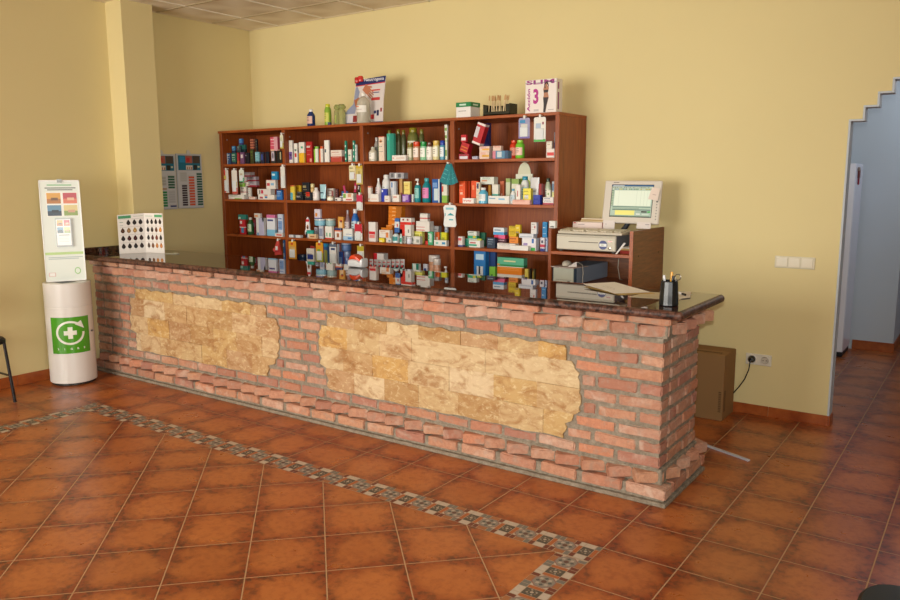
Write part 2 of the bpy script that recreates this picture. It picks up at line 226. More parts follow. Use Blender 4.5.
TABLE = """
box|a1|-4.859|-4.816|2.015|2.033|1.7470|1.8540|33527e|-|L.3:9fb4c8;M:dfe8f0|slim blue and silver carton, first from the left, top shelf, leftmost bay
box|a1|-4.792|-4.737|2.015|2.033|1.7470|1.8530|2f6a58|-|B.2:24344f;M:c8d8c8|dark green carton with pale round picture, top shelf, leftmost bay
box|a1|-4.711|-4.694|2.015|2.033|1.7470|1.8520|b0303c|-|B.3:c86a30|narrow red carton between the green and purple ones, top shelf, leftmost bay
box|a1|-4.669|-4.619|2.015|2.033|1.7470|1.8580|6b4569|-|R.2,.5,.8,.8:d8c8c8|purple carton with pale square, top shelf, leftmost bay
box|a1|-4.595|-4.546|2.015|2.033|1.7470|1.8520|15131f|-|R.1,.7,.3,.8:b0a0b8|black carton beside the purple carton, top shelf, leftmost bay
box|a1|-4.784|-4.740|2.016|2.034|1.8532|1.9180|2d6fa0|-|B.4:19314f;M:8fc0e0|small blue carton lying over the green carton, top shelf, leftmost bay
box|a1|-4.709|-4.661|2.016|2.034|1.8582|1.9160|23343a|-|M:93a5a5;T.2:31484c|dark grey carton second from the left in upper row, top shelf, leftmost bay
box|a1|-4.709|-4.617|2.036|2.058|1.8582|1.9290|1d5a52|-|B.4:10202a|wide dark teal carton beneath the bright blue one, top shelf, leftmost bay
box|a1|-4.702|-4.656|2.037|2.056|1.9292|1.9860|2a6cab|-|B.3:3b3f78;M:7fb0dc|bright blue carton, topmost of the left pile, top shelf, leftmost bay
box|a1|-4.525|-4.484|2.015|2.033|1.7470|1.8820|3c3d1c|-|M:6c8a38|olive green carton standing below the striped box, top shelf, leftmost bay
box|a1|-4.519|-4.475|2.016|2.034|1.8822|1.9780|7a3b34|-|R0,.1,1,.2:c07858;R0,.35,1,.45:c07858;R0,.6,1,.7:c07858;R0,.85,1,.93:c07858|brown striped carton on the olive one, top shelf, leftmost bay
box|a1|-4.458|-4.404|2.015|2.033|1.7470|1.8560|72aab4|-|B.2:333a40;M:a8d0d4|pale aqua carton, top shelf, leftmost bay
box|a1|-4.521|-4.477|2.036|2.055|1.8822|1.9800|7d5f50|-|L.3:a08878;M:c0a090|brown and grey carton above the aqua one, top shelf, leftmost bay
box|a1|-4.379|-4.343|2.015|2.033|1.7470|1.8530|23263c|-|R.2,.3,.7,.8:4050a0|black carton with blue window right of the aqua one, top shelf, leftmost bay
box|a1|-4.444|-4.429|2.016|2.035|1.8562|1.9740|1e1d20|-|M:7a7060|thin black carton at the right of the upper row, top shelf, leftmost bay
box|a1|-4.318|-4.276|2.015|2.033|1.7470|1.8550|0e1628|-|-|navy black carton, plain, top shelf, leftmost bay
box|a1|-4.240|-4.187|2.015|2.033|1.7470|1.8610|34322c|-|R.1,.2,.8,.95:c8bcc8;R.3,.4,.6,.8:6a70b8|dark carton with lilac label, top shelf, leftmost bay
box|a1|-4.166|-4.105|2.015|2.033|1.7470|1.8590|1e1e1a|-|R.7,.3,.95,.9:b8b088|dark carton at the right end, top shelf, leftmost bay
box|a1|-4.246|-4.150|2.016|2.045|1.8612|1.9850|cf4f68|-|R.5,0,1,1:d8a0a8;B.1:e8c0a0;M:f0d8d8|pink carton on top of the dark right pair, top shelf, leftmost bay
box|a2|-4.863|-4.639|2.015|2.070|1.4150|1.4560|e6e2d6|-|R.4,0,.85,.2:7fb43c;M:8a9a80|long white carton with green corner, leftmost, second shelf, leftmost bay
box|a2|-4.572|-4.481|2.015|2.039|1.4150|1.4390|dcc8bc|-|M:c86a5a|small pinkish carton low between two long ones, second shelf, leftmost bay
box|a2|-4.439|-4.218|2.015|2.070|1.4150|1.4600|e2dcd2|-|R.1,.2,.3,.6:a8485a;R.42,.3,.58,.7:4a78a8;R.4,.8,.6,1:c8503c|long white carton with red and blue print, second shelf, leftmost bay
box|a2|-4.186|-4.113|2.015|2.036|1.4150|1.5050|2f6fb4|-|M:b8d0e8;T.15:1d4f8a|blue carton at the right end, second shelf, leftmost bay
box|a2|-4.447|-4.267|2.016|2.071|1.4602|1.5130|d9d2cc|-|R.15,.1,.22,.8:40302c;R.28,.2,.45,.8:c02848|white carton with crimson letters, second shelf, leftmost bay
box|a2|-4.323|-4.200|2.017|2.051|1.5132|1.5980|e0dad0|-|T.05:c0402c;R.08,.35,.4,.65:c8505a;R.5,.4,.85,.65:88b4d0|larger white carton with red top edge, second shelf, leftmost bay
box|a2|-4.248|-4.171|2.018|2.042|1.5982|1.6730|2286b8|-|R.1,.5,.6,.75:c0dce8|bright blue carton, topmost of the right pile, second shelf, leftmost bay
box|a2|-4.687|-4.610|2.016|2.039|1.4562|1.5320|e8e0d4|-|R0,.3,1,.4:b84a50;M:605050|cream carton in the left pile, low, second shelf, leftmost bay
box|a2|-4.682|-4.605|2.042|2.064|1.5402|1.5780|e4dcd0|-|R0,.2,1,.35:b84a50;M:605050|cream carton in the left pile, middle, second shelf, leftmost bay
box|a2|-4.679|-4.638|2.043|2.062|1.5782|1.6230|ddd4cc|-|B.15:b84a50;M:605050|cream carton in the left pile, upper, second shelf, leftmost bay
box|a2|-4.578|-4.543|2.016|2.035|1.4392|1.5250|d4cfc6|-|M:70a0a0|small grey white carton beside the cream pile, second shelf, leftmost bay
box|a2|-4.743|-4.584|2.068|2.112|1.6282|1.6710|b4a8a8|-|B.3:a02034;M:303030|long grey and red carton, topmost, second shelf, leftmost bay
box|a2|-4.691|-4.524|2.067|2.111|1.5852|1.6280|a89ca4|-|B.3:9a1c30;M:303030|long grey and red carton, second down, second shelf, leftmost bay
box|a2|-4.638|-4.514|2.066|2.103|1.5322|1.5850|a79ea4|-|B.3:9a1c30;M:303030|long grey and red carton, lowest, second shelf, leftmost bay
box|a2|-4.700|-4.634|2.017|2.035|1.5322|1.5690|8cbf48|-|M:e0e8c8|flat green and white carton, upper, second shelf, leftmost bay
box|a2|-4.706|-4.639|2.041|2.058|1.4562|1.5400|dfe6cc|-|R0,.6,1,.85:76b830;R0,.05,1,.2:76b830|green banded white carton on the long carton, second shelf, leftmost bay
box|a2|-4.863|-4.815|2.075|2.094|1.4150|1.6320|d8d4cc|-|B.35:d06050;R.1,.4,.8,.6:c8a820;M:505060|white and yellow carton behind the hanging packs, second shelf, leftmost bay
box|a3|-4.719|-4.644|2.015|2.033|1.0780|1.2200|c02230|-|R.1,.7,.5,.9:e8dcd8;R.3,.1,.8,.45:5090c0;R0,.45,1,.5:e8dcd8|red carton with white and blue print, third shelf, leftmost bay
box|a3|-4.737|-4.629|2.016|2.047|1.2202|1.2670|2c7c72|-|R.05,.1,.35,.5:b8d8cc|teal carton above the red one, third shelf, leftmost bay
bottle|a3|-4.623|-4.563|2.015|2.075|1.0780|1.2420|2e5a34|b4b2ac|label:c4d6b4|green glass bottle with silver cap, third shelf, leftmost bay
box|a3|-4.587|-4.572|2.075|2.094|1.0780|1.2160|a03044|-|R.1,.5,.9,.8:c8c0d0|narrow red carton behind the green bottle, third shelf, leftmost bay
box|a3|-4.481|-4.374|2.015|2.044|1.0780|1.2420|dcdad8|-|R.35,0,1,1:b4b2cc;R.1,0,.3,.15:3f8fc0;R.8,.8,1,1:3c8a50|white and lilac carton with green marks, third shelf, leftmost bay
box|a3|-4.506|-4.420|2.016|2.039|1.2422|1.2840|cfc8c0|-|R.1,.2,.6,.6:d88858|cream carton lying across the back, third shelf, leftmost bay
box|a3|-4.334|-4.224|2.015|2.044|1.0780|1.2750|d8dae0|-|T.15:cf6c9c;R.1,.7,.8,.78:3a4078;B.3:7cb8d4|pink topped white carton with pale blue foot, third shelf, leftmost bay
box|a3|-4.183|-4.117|2.015|2.036|1.0780|1.2830|c4ccdc|-|R.1,.3,.9,.7:7898c8;M:2848a0|pale carton with blue drawing, right end, third shelf, leftmost bay
box|a3|-4.185|-4.082|1.975|2.005|1.0780|1.1110|e2d8d0|-|R.2,.3,.9,.7:c83828|flat white carton with red print at the front edge, third shelf, leftmost bay
box|a4|-4.125|-4.109|2.015|2.033|0.7400|1.0450|3f78b8|-|R.1,.2,.9,.3:d0dce8;R.1,.5,.9,.6:d0dce8;R.1,.8,.9,.9:d0dce8|narrow blue and white striped carton, bottom shelf, leftmost bay
box|b1|-4.003|-3.960|2.015|2.033|1.7470|1.9480|e6e2da|-|R0,.15,.9,.5:7a5c9a;R.3,.3,.6,.4:e6e2da|tall white carton with violet pattern, leftmost, top shelf, second bay
box|b1|-3.939|-3.900|2.015|2.033|1.7470|1.9210|ebe7df|-|R.2,.3,.8,.5:cc3028;R.2,.6,.8,.7:5a7a68|white carton with a red square, top shelf, second bay
box|b1|-3.877|-3.812|2.015|2.036|1.7470|1.9280|e8e2d8|-|B.48:e8b428;R.4,.7,.8,.8:58a888|white carton with yellow lower half, top shelf, second bay
box|b1|-3.786|-3.716|2.015|2.036|1.7470|1.9300|b01f20|-|R.1,.72,.7,.8:e8d8d0;M:d08880;R.6,.04,.95,.2:e0a090|bright red carton, top shelf, second bay
box|b1|-3.691|-3.645|2.015|2.033|1.7470|1.8860|e4e6d8|-|L.35:8cc83c;T.15:8cc83c|white carton with lime green side, top shelf, second bay
box|b1|-3.625|-3.586|2.015|2.033|1.7470|1.8860|e8e2d8|-|L.35:e05a24;T.15:e05a24|white carton with orange red side, top shelf, second bay
box|b1|-3.564|-3.512|2.015|2.033|1.7470|1.9360|eceae4|-|R.1,.45,.4,.6:405060|tall slim white carton, top shelf, second bay
box|b1|-3.489|-3.362|2.015|2.055|1.7470|1.8490|e4d8cc|-|B.48:b8483c;M:c89a90|wide white carton with brick red lower half, top shelf, second bay
box|b1|-3.325|-3.307|2.015|2.033|1.7470|1.9240|1f8a70|-|R.2,.1,.8,.2:d8ece0;R.2,.4,.8,.5:d8ece0;R.2,.7,.8,.8:d8ece0|narrow green carton with pale lettering, left, top shelf, second bay
box|b1|-3.288|-3.251|2.015|2.033|1.7470|1.8510|e2ddd0|-|R.1,.5,.8,.58:3a9878;R.1,.1,.9,.14:3a9878|cream carton between the two green ones, top shelf, second bay
box|b1|-3.233|-3.215|2.015|2.033|1.7470|1.9240|2a9078|-|R.2,.2,.8,.3:d8ece0;R.2,.5,.8,.6:d8ece0;R.2,.8,.8,.9:d8ece0|narrow green carton with pale lettering, right, top shelf, second bay
box|b1|-3.207|-3.192|2.015|2.033|1.7470|1.8890|d8e2dc|-|M:3a9878|slim pale carton against the right upright, top shelf, second bay
box|b2|-4.003|-3.951|2.015|2.033|1.4150|1.5490|e0c84a|-|R0,0,.6,.5:58a8b8;T.08:d06040|yellow carton with aqua lower corner, leftmost, second shelf, second bay
box|b2|-3.990|-3.934|2.075|2.094|1.4150|1.5470|d0a820|-|L.2:b88c18;M:806010|golden yellow carton behind, second shelf, second bay
box|b2|-3.933|-3.849|2.015|2.039|1.4150|1.4580|1c1e26|-|M:c8c8c0|flat black carton with white print, second shelf, second bay
box|b2|-3.821|-3.743|2.015|2.039|1.4150|1.4880|23252e|-|R.2,.5,.8,1:d83a28;M:a8a070|black carton with red patch, second shelf, second bay
box|b2|-3.910|-3.828|2.075|2.102|1.4150|1.5740|1d222c|-|M:a89c70;R.1,.7,.6,.8:a89c70|black carton with gold print, upper, second shelf, second bay
box|b2|-3.919|-3.860|2.016|2.034|1.4582|1.4910|2a2c30|-|M:909088|small dark carton topmost at left, second shelf, second bay
jar|b2|-3.816|-3.778|2.075|2.112|1.4150|1.5620|c8a468|d8c890|-|small golden jar behind the black cartons, second shelf, second bay
bottle|b2|-3.736|-3.674|2.015|2.076|1.4150|1.5280|eae4de|e4dedb|label:f2e4e0|white roll on bottle, second shelf, second bay
tube|b2|-3.649|-3.573|2.015|2.055|1.4150|1.5560|a6d0dc|1c3050|-|pale blue tube standing on dark cap, second shelf, second bay
box|b2|-3.606|-3.530|2.079|2.106|1.4150|1.5210|cfc4bc|-|M:704a44;R.7,.2,1,.8:905050|white patterned carton behind the small jar, second shelf, second bay
box|b2|-3.502|-3.476|2.075|2.094|1.4150|1.5170|5a2c30|-|M:a08080|dark maroon carton, second shelf, second bay
jar|b2|-3.565|-3.503|2.015|2.077|1.4150|1.4530|e8e0cc|c8b088|-|small cream jar, second shelf, second bay
box|b2|-3.454|-3.384|2.015|2.039|1.4150|1.4430|e4e0dc|-|R.1,.2,.4,.6:303038|small flat white carton beside the jar, second shelf, second bay
holder|b2|-3.449|-3.374|2.075|2.102|1.4150|1.4970|2f78ac|d8dce0|-|blue counter display box of combs, second shelf, second bay
box|b2|-3.361|-3.240|2.015|2.062|1.4150|1.4830|e6dccb|-|B.3:f0ece4;R.3,.1,.9,.25:c83848;R.05,.4,.3,.9:7cab48;R.5,.5,.8,.95:d8a080|white carton with leaf and skin coloured pictures, second shelf, second bay
doll|b3|-3.835|-3.759|2.015|2.039|1.0780|1.2650|e8e4e4|c8283a|-|white pacifier shaped display pack with red band, third shelf, second bay
box|b3|-3.773|-3.700|1.976|2.001|1.1192|1.1510|2ea898|-|M:17584e|small turquoise carton near the left, third shelf, second bay
box|b3|-3.747|-3.655|1.975|2.005|1.0780|1.1190|d8b890|-|R.2,.3,.8,.6:a06848|flat beige carton at the front edge, third shelf, second bay
box|b3|-3.998|-3.853|1.975|2.010|1.0780|1.1020|cfcfd2|-|R.4,0,.6,1:6a7078|thin grey carton lying at the left edge, third shelf, second bay
box|b3|-3.773|-3.737|2.075|2.094|1.0780|1.1730|b4b0b8|-|M:606880|grey carton left of the baby food cans, third shelf, second bay
box|b3|-3.658|-3.607|2.015|2.033|1.0780|1.1900|c0c0c8|-|R.1,.2,.9,.8:8890a8|pale grey carton under the round tin, third shelf, second bay
jar|b3|-3.741|-3.621|2.016|2.106|1.1902|1.2520|6ca0b4|c8ccc8|-|blue round tin with pale lid, third shelf, second bay
box|b3|-3.709|-3.637|2.017|2.038|1.2522|1.3390|d8ccd8|-|R.15,.25,.5,.6:d88838;B.12:6868a0|white carton with orange picture, topmost, third shelf, second bay
box|b3|-3.581|-3.501|2.015|2.044|1.0780|1.1900|e8e4dc|-|B.1:c84030;R.15,.2,.35,.5:78b090;R.6,.2,.85,.5:78b090|white carton with two green trees, third shelf, second bay
jar|b3|-3.599|-3.507|2.016|2.106|1.1902|1.2570|84a0a0|c4bca8|-|round tin with green and grey picture, third shelf, second bay
box|b3|-3.466|-3.397|2.015|2.039|1.0780|1.1800|e6e0dc|-|T.2:303c70;R.35,.2,.75,.55:a06848;R0,.7,1,.8:e07848|white carton with brown picture and orange stripe, third shelf, second bay
box|b3|-3.480|-3.418|2.075|2.094|1.0780|1.2750|d89a44|-|R.2,.3,.8,.8:e4c098;R.4,.75,.8,.85:b83838|orange carton behind, third shelf, second bay
bottle|b3|-3.418|-3.360|2.075|2.134|1.0780|1.3340|94787c|a4989c|label:c4b4b4|dusky brown bottle with tapered neck, third shelf, second bay
box|b3|-3.367|-3.258|2.015|2.055|1.0780|1.1780|e4e2dc|-|B.35:a8c8e0;R.3,.5,.9,.55:7090b8;R.5,.1,.9,.25:5088c0|wide white carton with pale blue swirl, third shelf, second bay
bottle|b3|-3.340|-3.270|2.075|2.145|1.0780|1.3450|2f6cb8|e8e4e4|label:bcd4e0|blue bottle with white cap, right end, third shelf, second bay
jar|b4|-3.966|-3.874|2.015|2.105|0.7400|0.9220|1a2a48|24344c|-|squat navy jar with dark lid, bottom shelf, second bay
box|b4|-3.821|-3.728|2.015|2.044|0.7400|0.9840|e2dacd|-|B.3:d88838;R.1,.6,.9,.78:2c3c88;M:b0a8a0|white carton with blue lettering and orange foot, bottom shelf, second bay
box|b4|-3.834|-3.780|2.075|2.094|0.7400|1.0010|b87830|-|T.3:a83030|brown carton peeping over the white one, bottom shelf, second bay
box|b4|-3.663|-3.606|2.075|2.094|0.7400|1.0310|3868a8|-|R.1,.2,.8,.8:a0a050;T.1:2c98c8|blue carton with yellow green panel, bottom shelf, second bay
box|b4|-3.498|-3.455|2.075|2.094|0.7400|1.0330|98a0ac|-|L.3:b8b8bc;R.7,0,1,1:903040|grey and red carton behind the hanging pack, bottom shelf, second bay
jar|b4|-3.413|-3.327|2.016|2.102|0.9772|1.0500|4c6898|90a0b8|-|blue patterned tin, topmost of the pile, bottom shelf, second bay
box|b4|-3.423|-3.384|2.015|2.033|0.7400|0.9730|30509c|-|R.1,.2,.9,.8:7090c0|blue carton left of the tins, bottom shelf, second bay
jar|b4|-3.383|-3.325|2.015|2.088|0.7400|0.9770|3f5a94|7888ac|-|blue patterned tin at the bottom of the pile, bottom shelf, second bay
bottle|c1|-3.073|-3.001|2.015|2.087|1.7470|1.8670|cac4b0|b8b4a0|label:f0ece0|short clear bottle with round white label, leftmost, top shelf, third bay
bottle|c1|-3.073|-3.029|2.089|2.137|1.7470|1.9470|a09c94|c4c0bc|label:70706c|glass bottle with silver caps behind, top shelf, third bay
pump|c1|-3.028|-2.976|2.089|2.142|1.7470|1.9360|6fae54|eae8e4|label:98cc84|green lotion bottle with white pump, top shelf, third bay
box|c1|-2.947|-2.889|2.015|2.039|1.7470|1.9480|e8d4c0|-|T.03:d06040;R.2,.75,.6,.88:e0a070;M:708078|tall peach white carton, top shelf, third bay
box|c1|-2.859|-2.787|2.015|2.044|1.7470|1.9680|36a890|-|R.5,0,1,1:1f8c78;R.15,.75,.3,.9:70c8b8|tall turquoise carton, top shelf, third bay
bottle|c1|-2.973|-2.927|2.140|2.185|1.7470|2.0060|5a5c30|6a6418|label:606440|dark olive bottle with flat cap standing behind the turquoise carton, top shelf, third bay
bottle|c1|-2.828|-2.780|2.075|2.123|1.7470|2.0050|4f5230|6f6718|label:606440|tall dark olive bottle with yellow green cap, left, top shelf, third bay
bottle|c1|-2.768|-2.726|2.075|2.117|1.7470|1.9970|4a4e2e|6f6718|-|tall dark olive bottle, right of its twin, top shelf, third bay
box|c1|-2.774|-2.632|1.975|2.010|1.7470|1.7910|e6e0d8|-|R.05,.4,.15,.6:d87070;R.3,.4,.9,.55:d0a898|flat white carton lying at the front edge, top shelf, third bay
bottle|c1|-2.714|-2.620|2.075|2.165|1.7470|2.0130|6e7038|8a801e|label:e0dec8|large olive bottle with white label and green leaf, top shelf, third bay
bottle|c1|-2.587|-2.543|2.078|2.123|1.7470|1.9970|55592e|7a7220|label:4a6ea0|slim olive bottle right of the large one, top shelf, third bay
bottle|c1|-2.660|-2.610|2.015|2.065|1.7470|1.8900|a8a880|80711c|label:e4e0c8|bottle with olive square cap in the colour row, top shelf, third bay
bottle|c1|-2.604|-2.542|2.015|2.076|1.7470|1.8960|c08868|d84420|label:f0e0d4|bottle with orange cap in the colour row, top shelf, third bay
bottle|c1|-2.531|-2.475|2.015|2.071|1.7470|1.8950|8cc89c|1f9444|label:ecf0e4|bottle with green cap in the colour row, top shelf, third bay
bottle|c1|-2.469|-2.415|2.015|2.070|1.7470|1.8880|e2dcd0|5a3424|label:f2eee6|bottle with dark brown cap in the colour row, top shelf, third bay
bottle|c1|-2.408|-2.350|2.015|2.074|1.7470|1.8990|e0d49c|dcb858|label:f0ecd8|bottle with yellow cap in the colour row, top shelf, third bay
bottle|c1|-2.335|-2.291|2.015|2.059|1.7470|1.8970|58a0b8|2a44a8|label:e4ecf0|bottle with blue cap in the colour row, top shelf, third bay
box|c1|-2.272|-2.255|2.015|2.033|1.7470|1.9010|e0e0cc|-|R.1,.2,.9,.5:78a048;T.1:c8d8a8|slim white and green carton against the right upright, top shelf, third bay
box|c1|-2.275|-2.255|2.016|2.034|1.9012|1.9580|e2e2d2|-|R.1,.2,.9,.6:78a048|small white and green carton, middle of the right stack, top shelf, third bay
box|c1|-2.280|-2.255|2.017|2.035|1.9582|2.0160|e4e4d8|-|R.1,.2,.9,.6:78a048|small white and green carton, topmost of the right stack, top shelf, third bay
box|c2|-3.073|-3.040|2.015|2.039|1.4150|1.5440|e6ded4|-|T.1:e08868;R.1,.1,.6,.2:e0a080|white carton with coral top, leftmost, second shelf, third bay
box|c2|-3.012|-2.924|1.975|2.010|1.4150|1.4790|eae4dc|-|R.1,.3,.8,.4:e0b0a0|low white carton in front of the coral topped one, second shelf, third bay
bottle|c2|-3.055|-3.001|2.075|2.130|1.4150|1.6090|e4e2de|eceae6|label:e0d0d0|slim white bottle with nozzle, second shelf, third bay
bottle|c2|-2.984|-2.912|2.075|2.148|1.4150|1.6370|e6e4e0|e6e4e0|label:d8dcdc|broad white bottle with white cap, second shelf, third bay
box|c2|-2.927|-2.868|2.015|2.036|1.4150|1.5210|2c3cac|-|R.1,.75,.35,.92:e8e8f0;R.5,.1,.8,.3:6070c0|royal blue carton, second shelf, third bay
box|c2|-2.878|-2.818|2.075|2.098|1.4150|1.5830|dcdee0|-|R.2,.7,.4,.95:3078b8;R.7,0,1,1:b8c0c8|white carton with blue mark, second shelf, third bay
box|c2|-2.860|-2.807|1.975|1.996|1.4150|1.4670|e4dcd4|-|R.2,.3,.7,.4:c08070|small white carton in front of the blue one, second shelf, third bay
box|c2|-2.813|-2.738|2.015|2.044|1.4150|1.4750|eae4dc|-|R.2,.6,.7,.75:c86a5a|small white carton with red line, second shelf, third bay
box|c2|-2.887|-2.735|2.076|2.136|1.6042|1.6530|aaa8ac|-|R.1,.2,.3,.9:68686c;R.4,.1,.5,.9:e0e0e0;R.6,.2,.8,.8:606066|crumpled silver foil carton across the back, second shelf, third bay
box|c2|-2.782|-2.753|2.075|2.094|1.4150|1.6040|c09860|-|L.3:b08040;R.5,.0,1,.4:803040|narrow gold carton, second shelf, third bay
box|c2|-2.735|-2.671|2.075|2.102|1.4150|1.5810|e8d478|-|M:c89848;T.05:f0e4a0|pale yellow carton, second shelf, third bay
box|c2|-2.705|-2.634|2.015|2.044|1.4150|1.4770|7c4ca8|-|R.1,.1,.5,.8:c8b0dc;R.5,.3,.85,.9:b094cc|purple carton with pale loops, second shelf, third bay
box|c2|-2.607|-2.593|2.015|2.033|1.4150|1.4800|d8d8d8|-|-|narrow white carton right of the purple one, second shelf, third bay
pump|c2|-2.592|-2.540|2.015|2.073|1.4150|1.6040|1f8c94|e6e6e2|label:88c8c0|teal bottle with white pump, second shelf, third bay
bottle|c2|-2.516|-2.444|2.015|2.088|1.4150|1.6080|17848c|38a4ac|label:e07cb4|teal bottle with pink label, second shelf, third bay
box|c2|-2.401|-2.329|2.015|2.044|1.4150|1.6000|1f5ca8|-|R.1,.65,.7,.85:7098cc;R.25,.1,.8,.6:c8d8dc;R.85,0,1,1:e0e0dc|blue carton with pale window, second shelf, third bay
box|c2|-2.306|-2.256|2.015|2.039|1.4150|1.5590|dcdccc|-|B.4:8cb84c;R.0,.6,.3,.9:d05848|white carton with green foot, right end, second shelf, third bay
box|c3|-3.073|-2.997|2.015|2.049|1.0780|1.2430|e4e0da|-|R.05,.38,.95,.52:cc2830;R.1,.18,.9,.36:e08880|tall white carton with red band, leftmost, third shelf, third bay
box|c3|-2.960|-2.904|2.015|2.036|1.0780|1.1120|e8d43c|-|R.1,.1,.6,.4:f4ecb0|small flat yellow carton, third shelf, third bay
box|c3|-2.958|-2.846|2.016|2.063|1.1152|1.1800|e4dcd2|-|R.65,.05,.9,.7:e08850;M:d0a080|white carton with orange flash, third shelf, third bay
box|c3|-2.986|-2.871|2.075|2.118|1.0780|1.1960|c87418|-|-|flat orange carton lying behind, third shelf, third bay
box|c3|-2.928|-2.787|2.109|2.160|1.3452|1.3760|e0801c|-|R.6,0,1,1:b06414;R.3,.4,.55,.6:f0c080|orange carton, topmost of the tall orange stack, third shelf, third bay
box|c3|-2.929|-2.788|2.108|2.159|1.3152|1.3450|dc7c1a|-|R.6,0,1,1:b06414;R.3,.4,.55,.6:f0c080|orange carton, second down in the orange stack, third shelf, third bay
box|c3|-2.929|-2.795|2.107|2.167|1.2842|1.3150|dc7c1a|-|R.6,0,1,1:b06414;R.3,.4,.55,.6:f0c080|orange carton, third down in the orange stack, third shelf, third bay
box|c3|-2.930|-2.789|2.106|2.157|1.2522|1.2840|dc7c1a|-|R.6,0,1,1:b06414;R.3,.4,.55,.6:f0c080|orange carton, fourth down in the orange stack, third shelf, third bay
box|c3|-2.931|-2.790|2.105|2.156|1.1962|1.2520|dc7c1a|-|R.6,0,1,1:b06414;R.3,.4,.55,.6:f0c080|orange carton, lowest of the tall orange stack, third shelf, third bay
box|c3|-2.789|-2.743|2.017|2.035|1.2442|1.2830|3466ac|-|B.25:e4e4e4|blue and white carton left of the red cross carton, upper, third shelf, third bay
box|c3|-2.790|-2.744|2.016|2.034|1.1652|1.2440|dcdcdc|-|B.5:3466ac;R.5,.6,.8,.9:c04040|blue and white carton left of the red cross carton, lower, third shelf, third bay
box|c3|-2.729|-2.615|2.017|2.064|1.2312|1.2880|dedad4|-|B.4:d42c24;R.2,.6,.35,.85:903030;R.6,.6,.75,.85:903030|white carton with red lower band, third shelf, third bay
box|c3|-2.731|-2.622|2.016|2.063|1.1392|1.2310|dcd8d2|-|R0,.0,.45,1:d42c24;R.0,.0,.2,.6:dcd8d2;R.75,.3,.85,.6:707070|white carton with red corner stripe, third shelf, third bay
box|c3|-2.931|-2.863|2.076|2.103|1.1962|1.2192|c87018|-|M:e8b070|small orange carton under the tall stack, third shelf, third bay
box|c3|-2.882|-2.831|2.015|2.036|1.0780|1.1150|e0dcd4|-|R.5,.2,.9,.6:7890a0|small white carton beside the yellow one, third shelf, third bay
bottle|c3|-2.830|-2.767|2.015|2.082|1.0780|1.1650|d8e4e4|20345c|label:2f9494|small white bottle with navy cap and teal label, third shelf, third bay
bottle|c3|-2.711|-2.687|1.975|2.000|1.0780|1.1580|c8e0dc|e4e4e0|label:30a088|tiny vial with teal label, third shelf, third bay
box|c3|-2.704|-2.674|2.015|2.033|1.0780|1.1390|c4c0bc|-|M:8a6a6a|small grey carton beside the tiny vial, third shelf, third bay
jar|c3|-2.643|-2.599|1.975|2.018|1.0780|1.1380|c8c8d4|e0e0e4|-|small silvery jar at the front edge, third shelf, third bay
box|c3|-2.646|-2.552|2.075|2.112|1.0780|1.1770|dcd870|-|T.1:c8c040;R.1,.6,.7,.75:a09c38;R.8,.1,.95,.8:90a848|pale yellow green carton, third shelf, third bay
box|c3|-2.621|-2.530|2.020|2.054|1.0780|1.1400|d8d6cc|-|R.1,.3,.3,.7:a0a498;R.6,.2,.9,.6:90948c|pale grey carton in front of the yellow green one, third shelf, third bay
box|c3|-2.612|-2.476|2.076|2.136|1.1772|1.2610|e2dcd4|-|R0,.4,.65,.46:cc4848;R0,.1,.65,.18:cc4848|wide white carton with two red lines, third shelf, third bay
box|c3|-2.572|-2.495|2.077|2.114|1.2612|1.3260|e4dfd8|-|R0,.3,1,.45:d06060;T.1:b0a8a0|white carton with red band, topmost of its pile, third shelf, third bay
box|c3|-2.536|-2.431|2.140|2.183|1.0780|1.2210|989898|-|R.0,.0,.2,.8:e0d060;M:707070|dark grey flat carton behind, third shelf, third bay
box|c3|-2.323|-2.298|2.076|2.095|1.1782|1.2210|b0b8c0|-|R.2,.2,.8,.5:5878a8|small pale carton beneath the hanging shirt shaped card, third shelf, third bay
box|c3|-2.446|-2.399|2.015|2.036|1.0780|1.1840|4aa878|-|R.3,.2,.8,.8:c8e4d4;M:e8f4ec|green carton with pale figure, third shelf, third bay
box|c3|-2.419|-2.378|2.075|2.094|1.0780|1.1780|e06c30|-|R.3,.1,.7,.6:f0dcc8|orange carton right of the green one, third shelf, third bay
box|c3|-2.365|-2.305|2.075|2.102|1.0780|1.1780|d8d028|-|R.2,.3,.7,.6:a0a030;L.15:60a050|yellow carton, right of the orange one, third shelf, third bay
box|c3|-2.472|-2.447|2.015|2.033|1.0780|1.1080|cc3430|-|-|tiny red carton at the front, third shelf, third bay
bottle|c3|-2.443|-2.409|2.038|2.072|1.0780|1.1190|d8d0c8|c84840|label:c0a890|tiny white bottle with red cap, third shelf, third bay
box|c3|-2.357|-2.236|1.975|2.010|1.0780|1.1230|e4e4dc|-|R.15,.3,.35,.7:88c0b0;R.65,.3,.9,.7:4090c0|flat white carton with green and blue print, right end, third shelf, third bay
box|c4|-3.073|-2.963|2.075|2.135|0.7400|0.9740|e2dcd8|-|R0,0,.35,1:d02430;R.55,.3,.9,.6:303038|white carton with red wedge, standing behind the tube tray, bottom shelf, third bay
box|c4|-2.610|-2.541|2.015|2.044|0.7400|0.9170|d8e4e0|-|L.1:2a9080;R.6,0,1,1:1f7868|white and dark teal carton, bottom shelf, third bay
box|c4|-2.542|-2.502|2.075|2.094|0.7400|0.9120|d4d8e4|-|R.2,.4,.8,.8:28408c|small white carton with navy square, bottom shelf, third bay
jar|c4|-2.523|-2.427|2.096|2.186|0.7400|0.9840|cf9878|dcd0c8|-|large salmon tub with white lid, bottom shelf, third bay
jar|c4|-2.409|-2.347|2.015|2.077|0.7400|0.9680|cc9474|d8ccc4|-|smaller salmon tub with white lid, bottom shelf, third bay
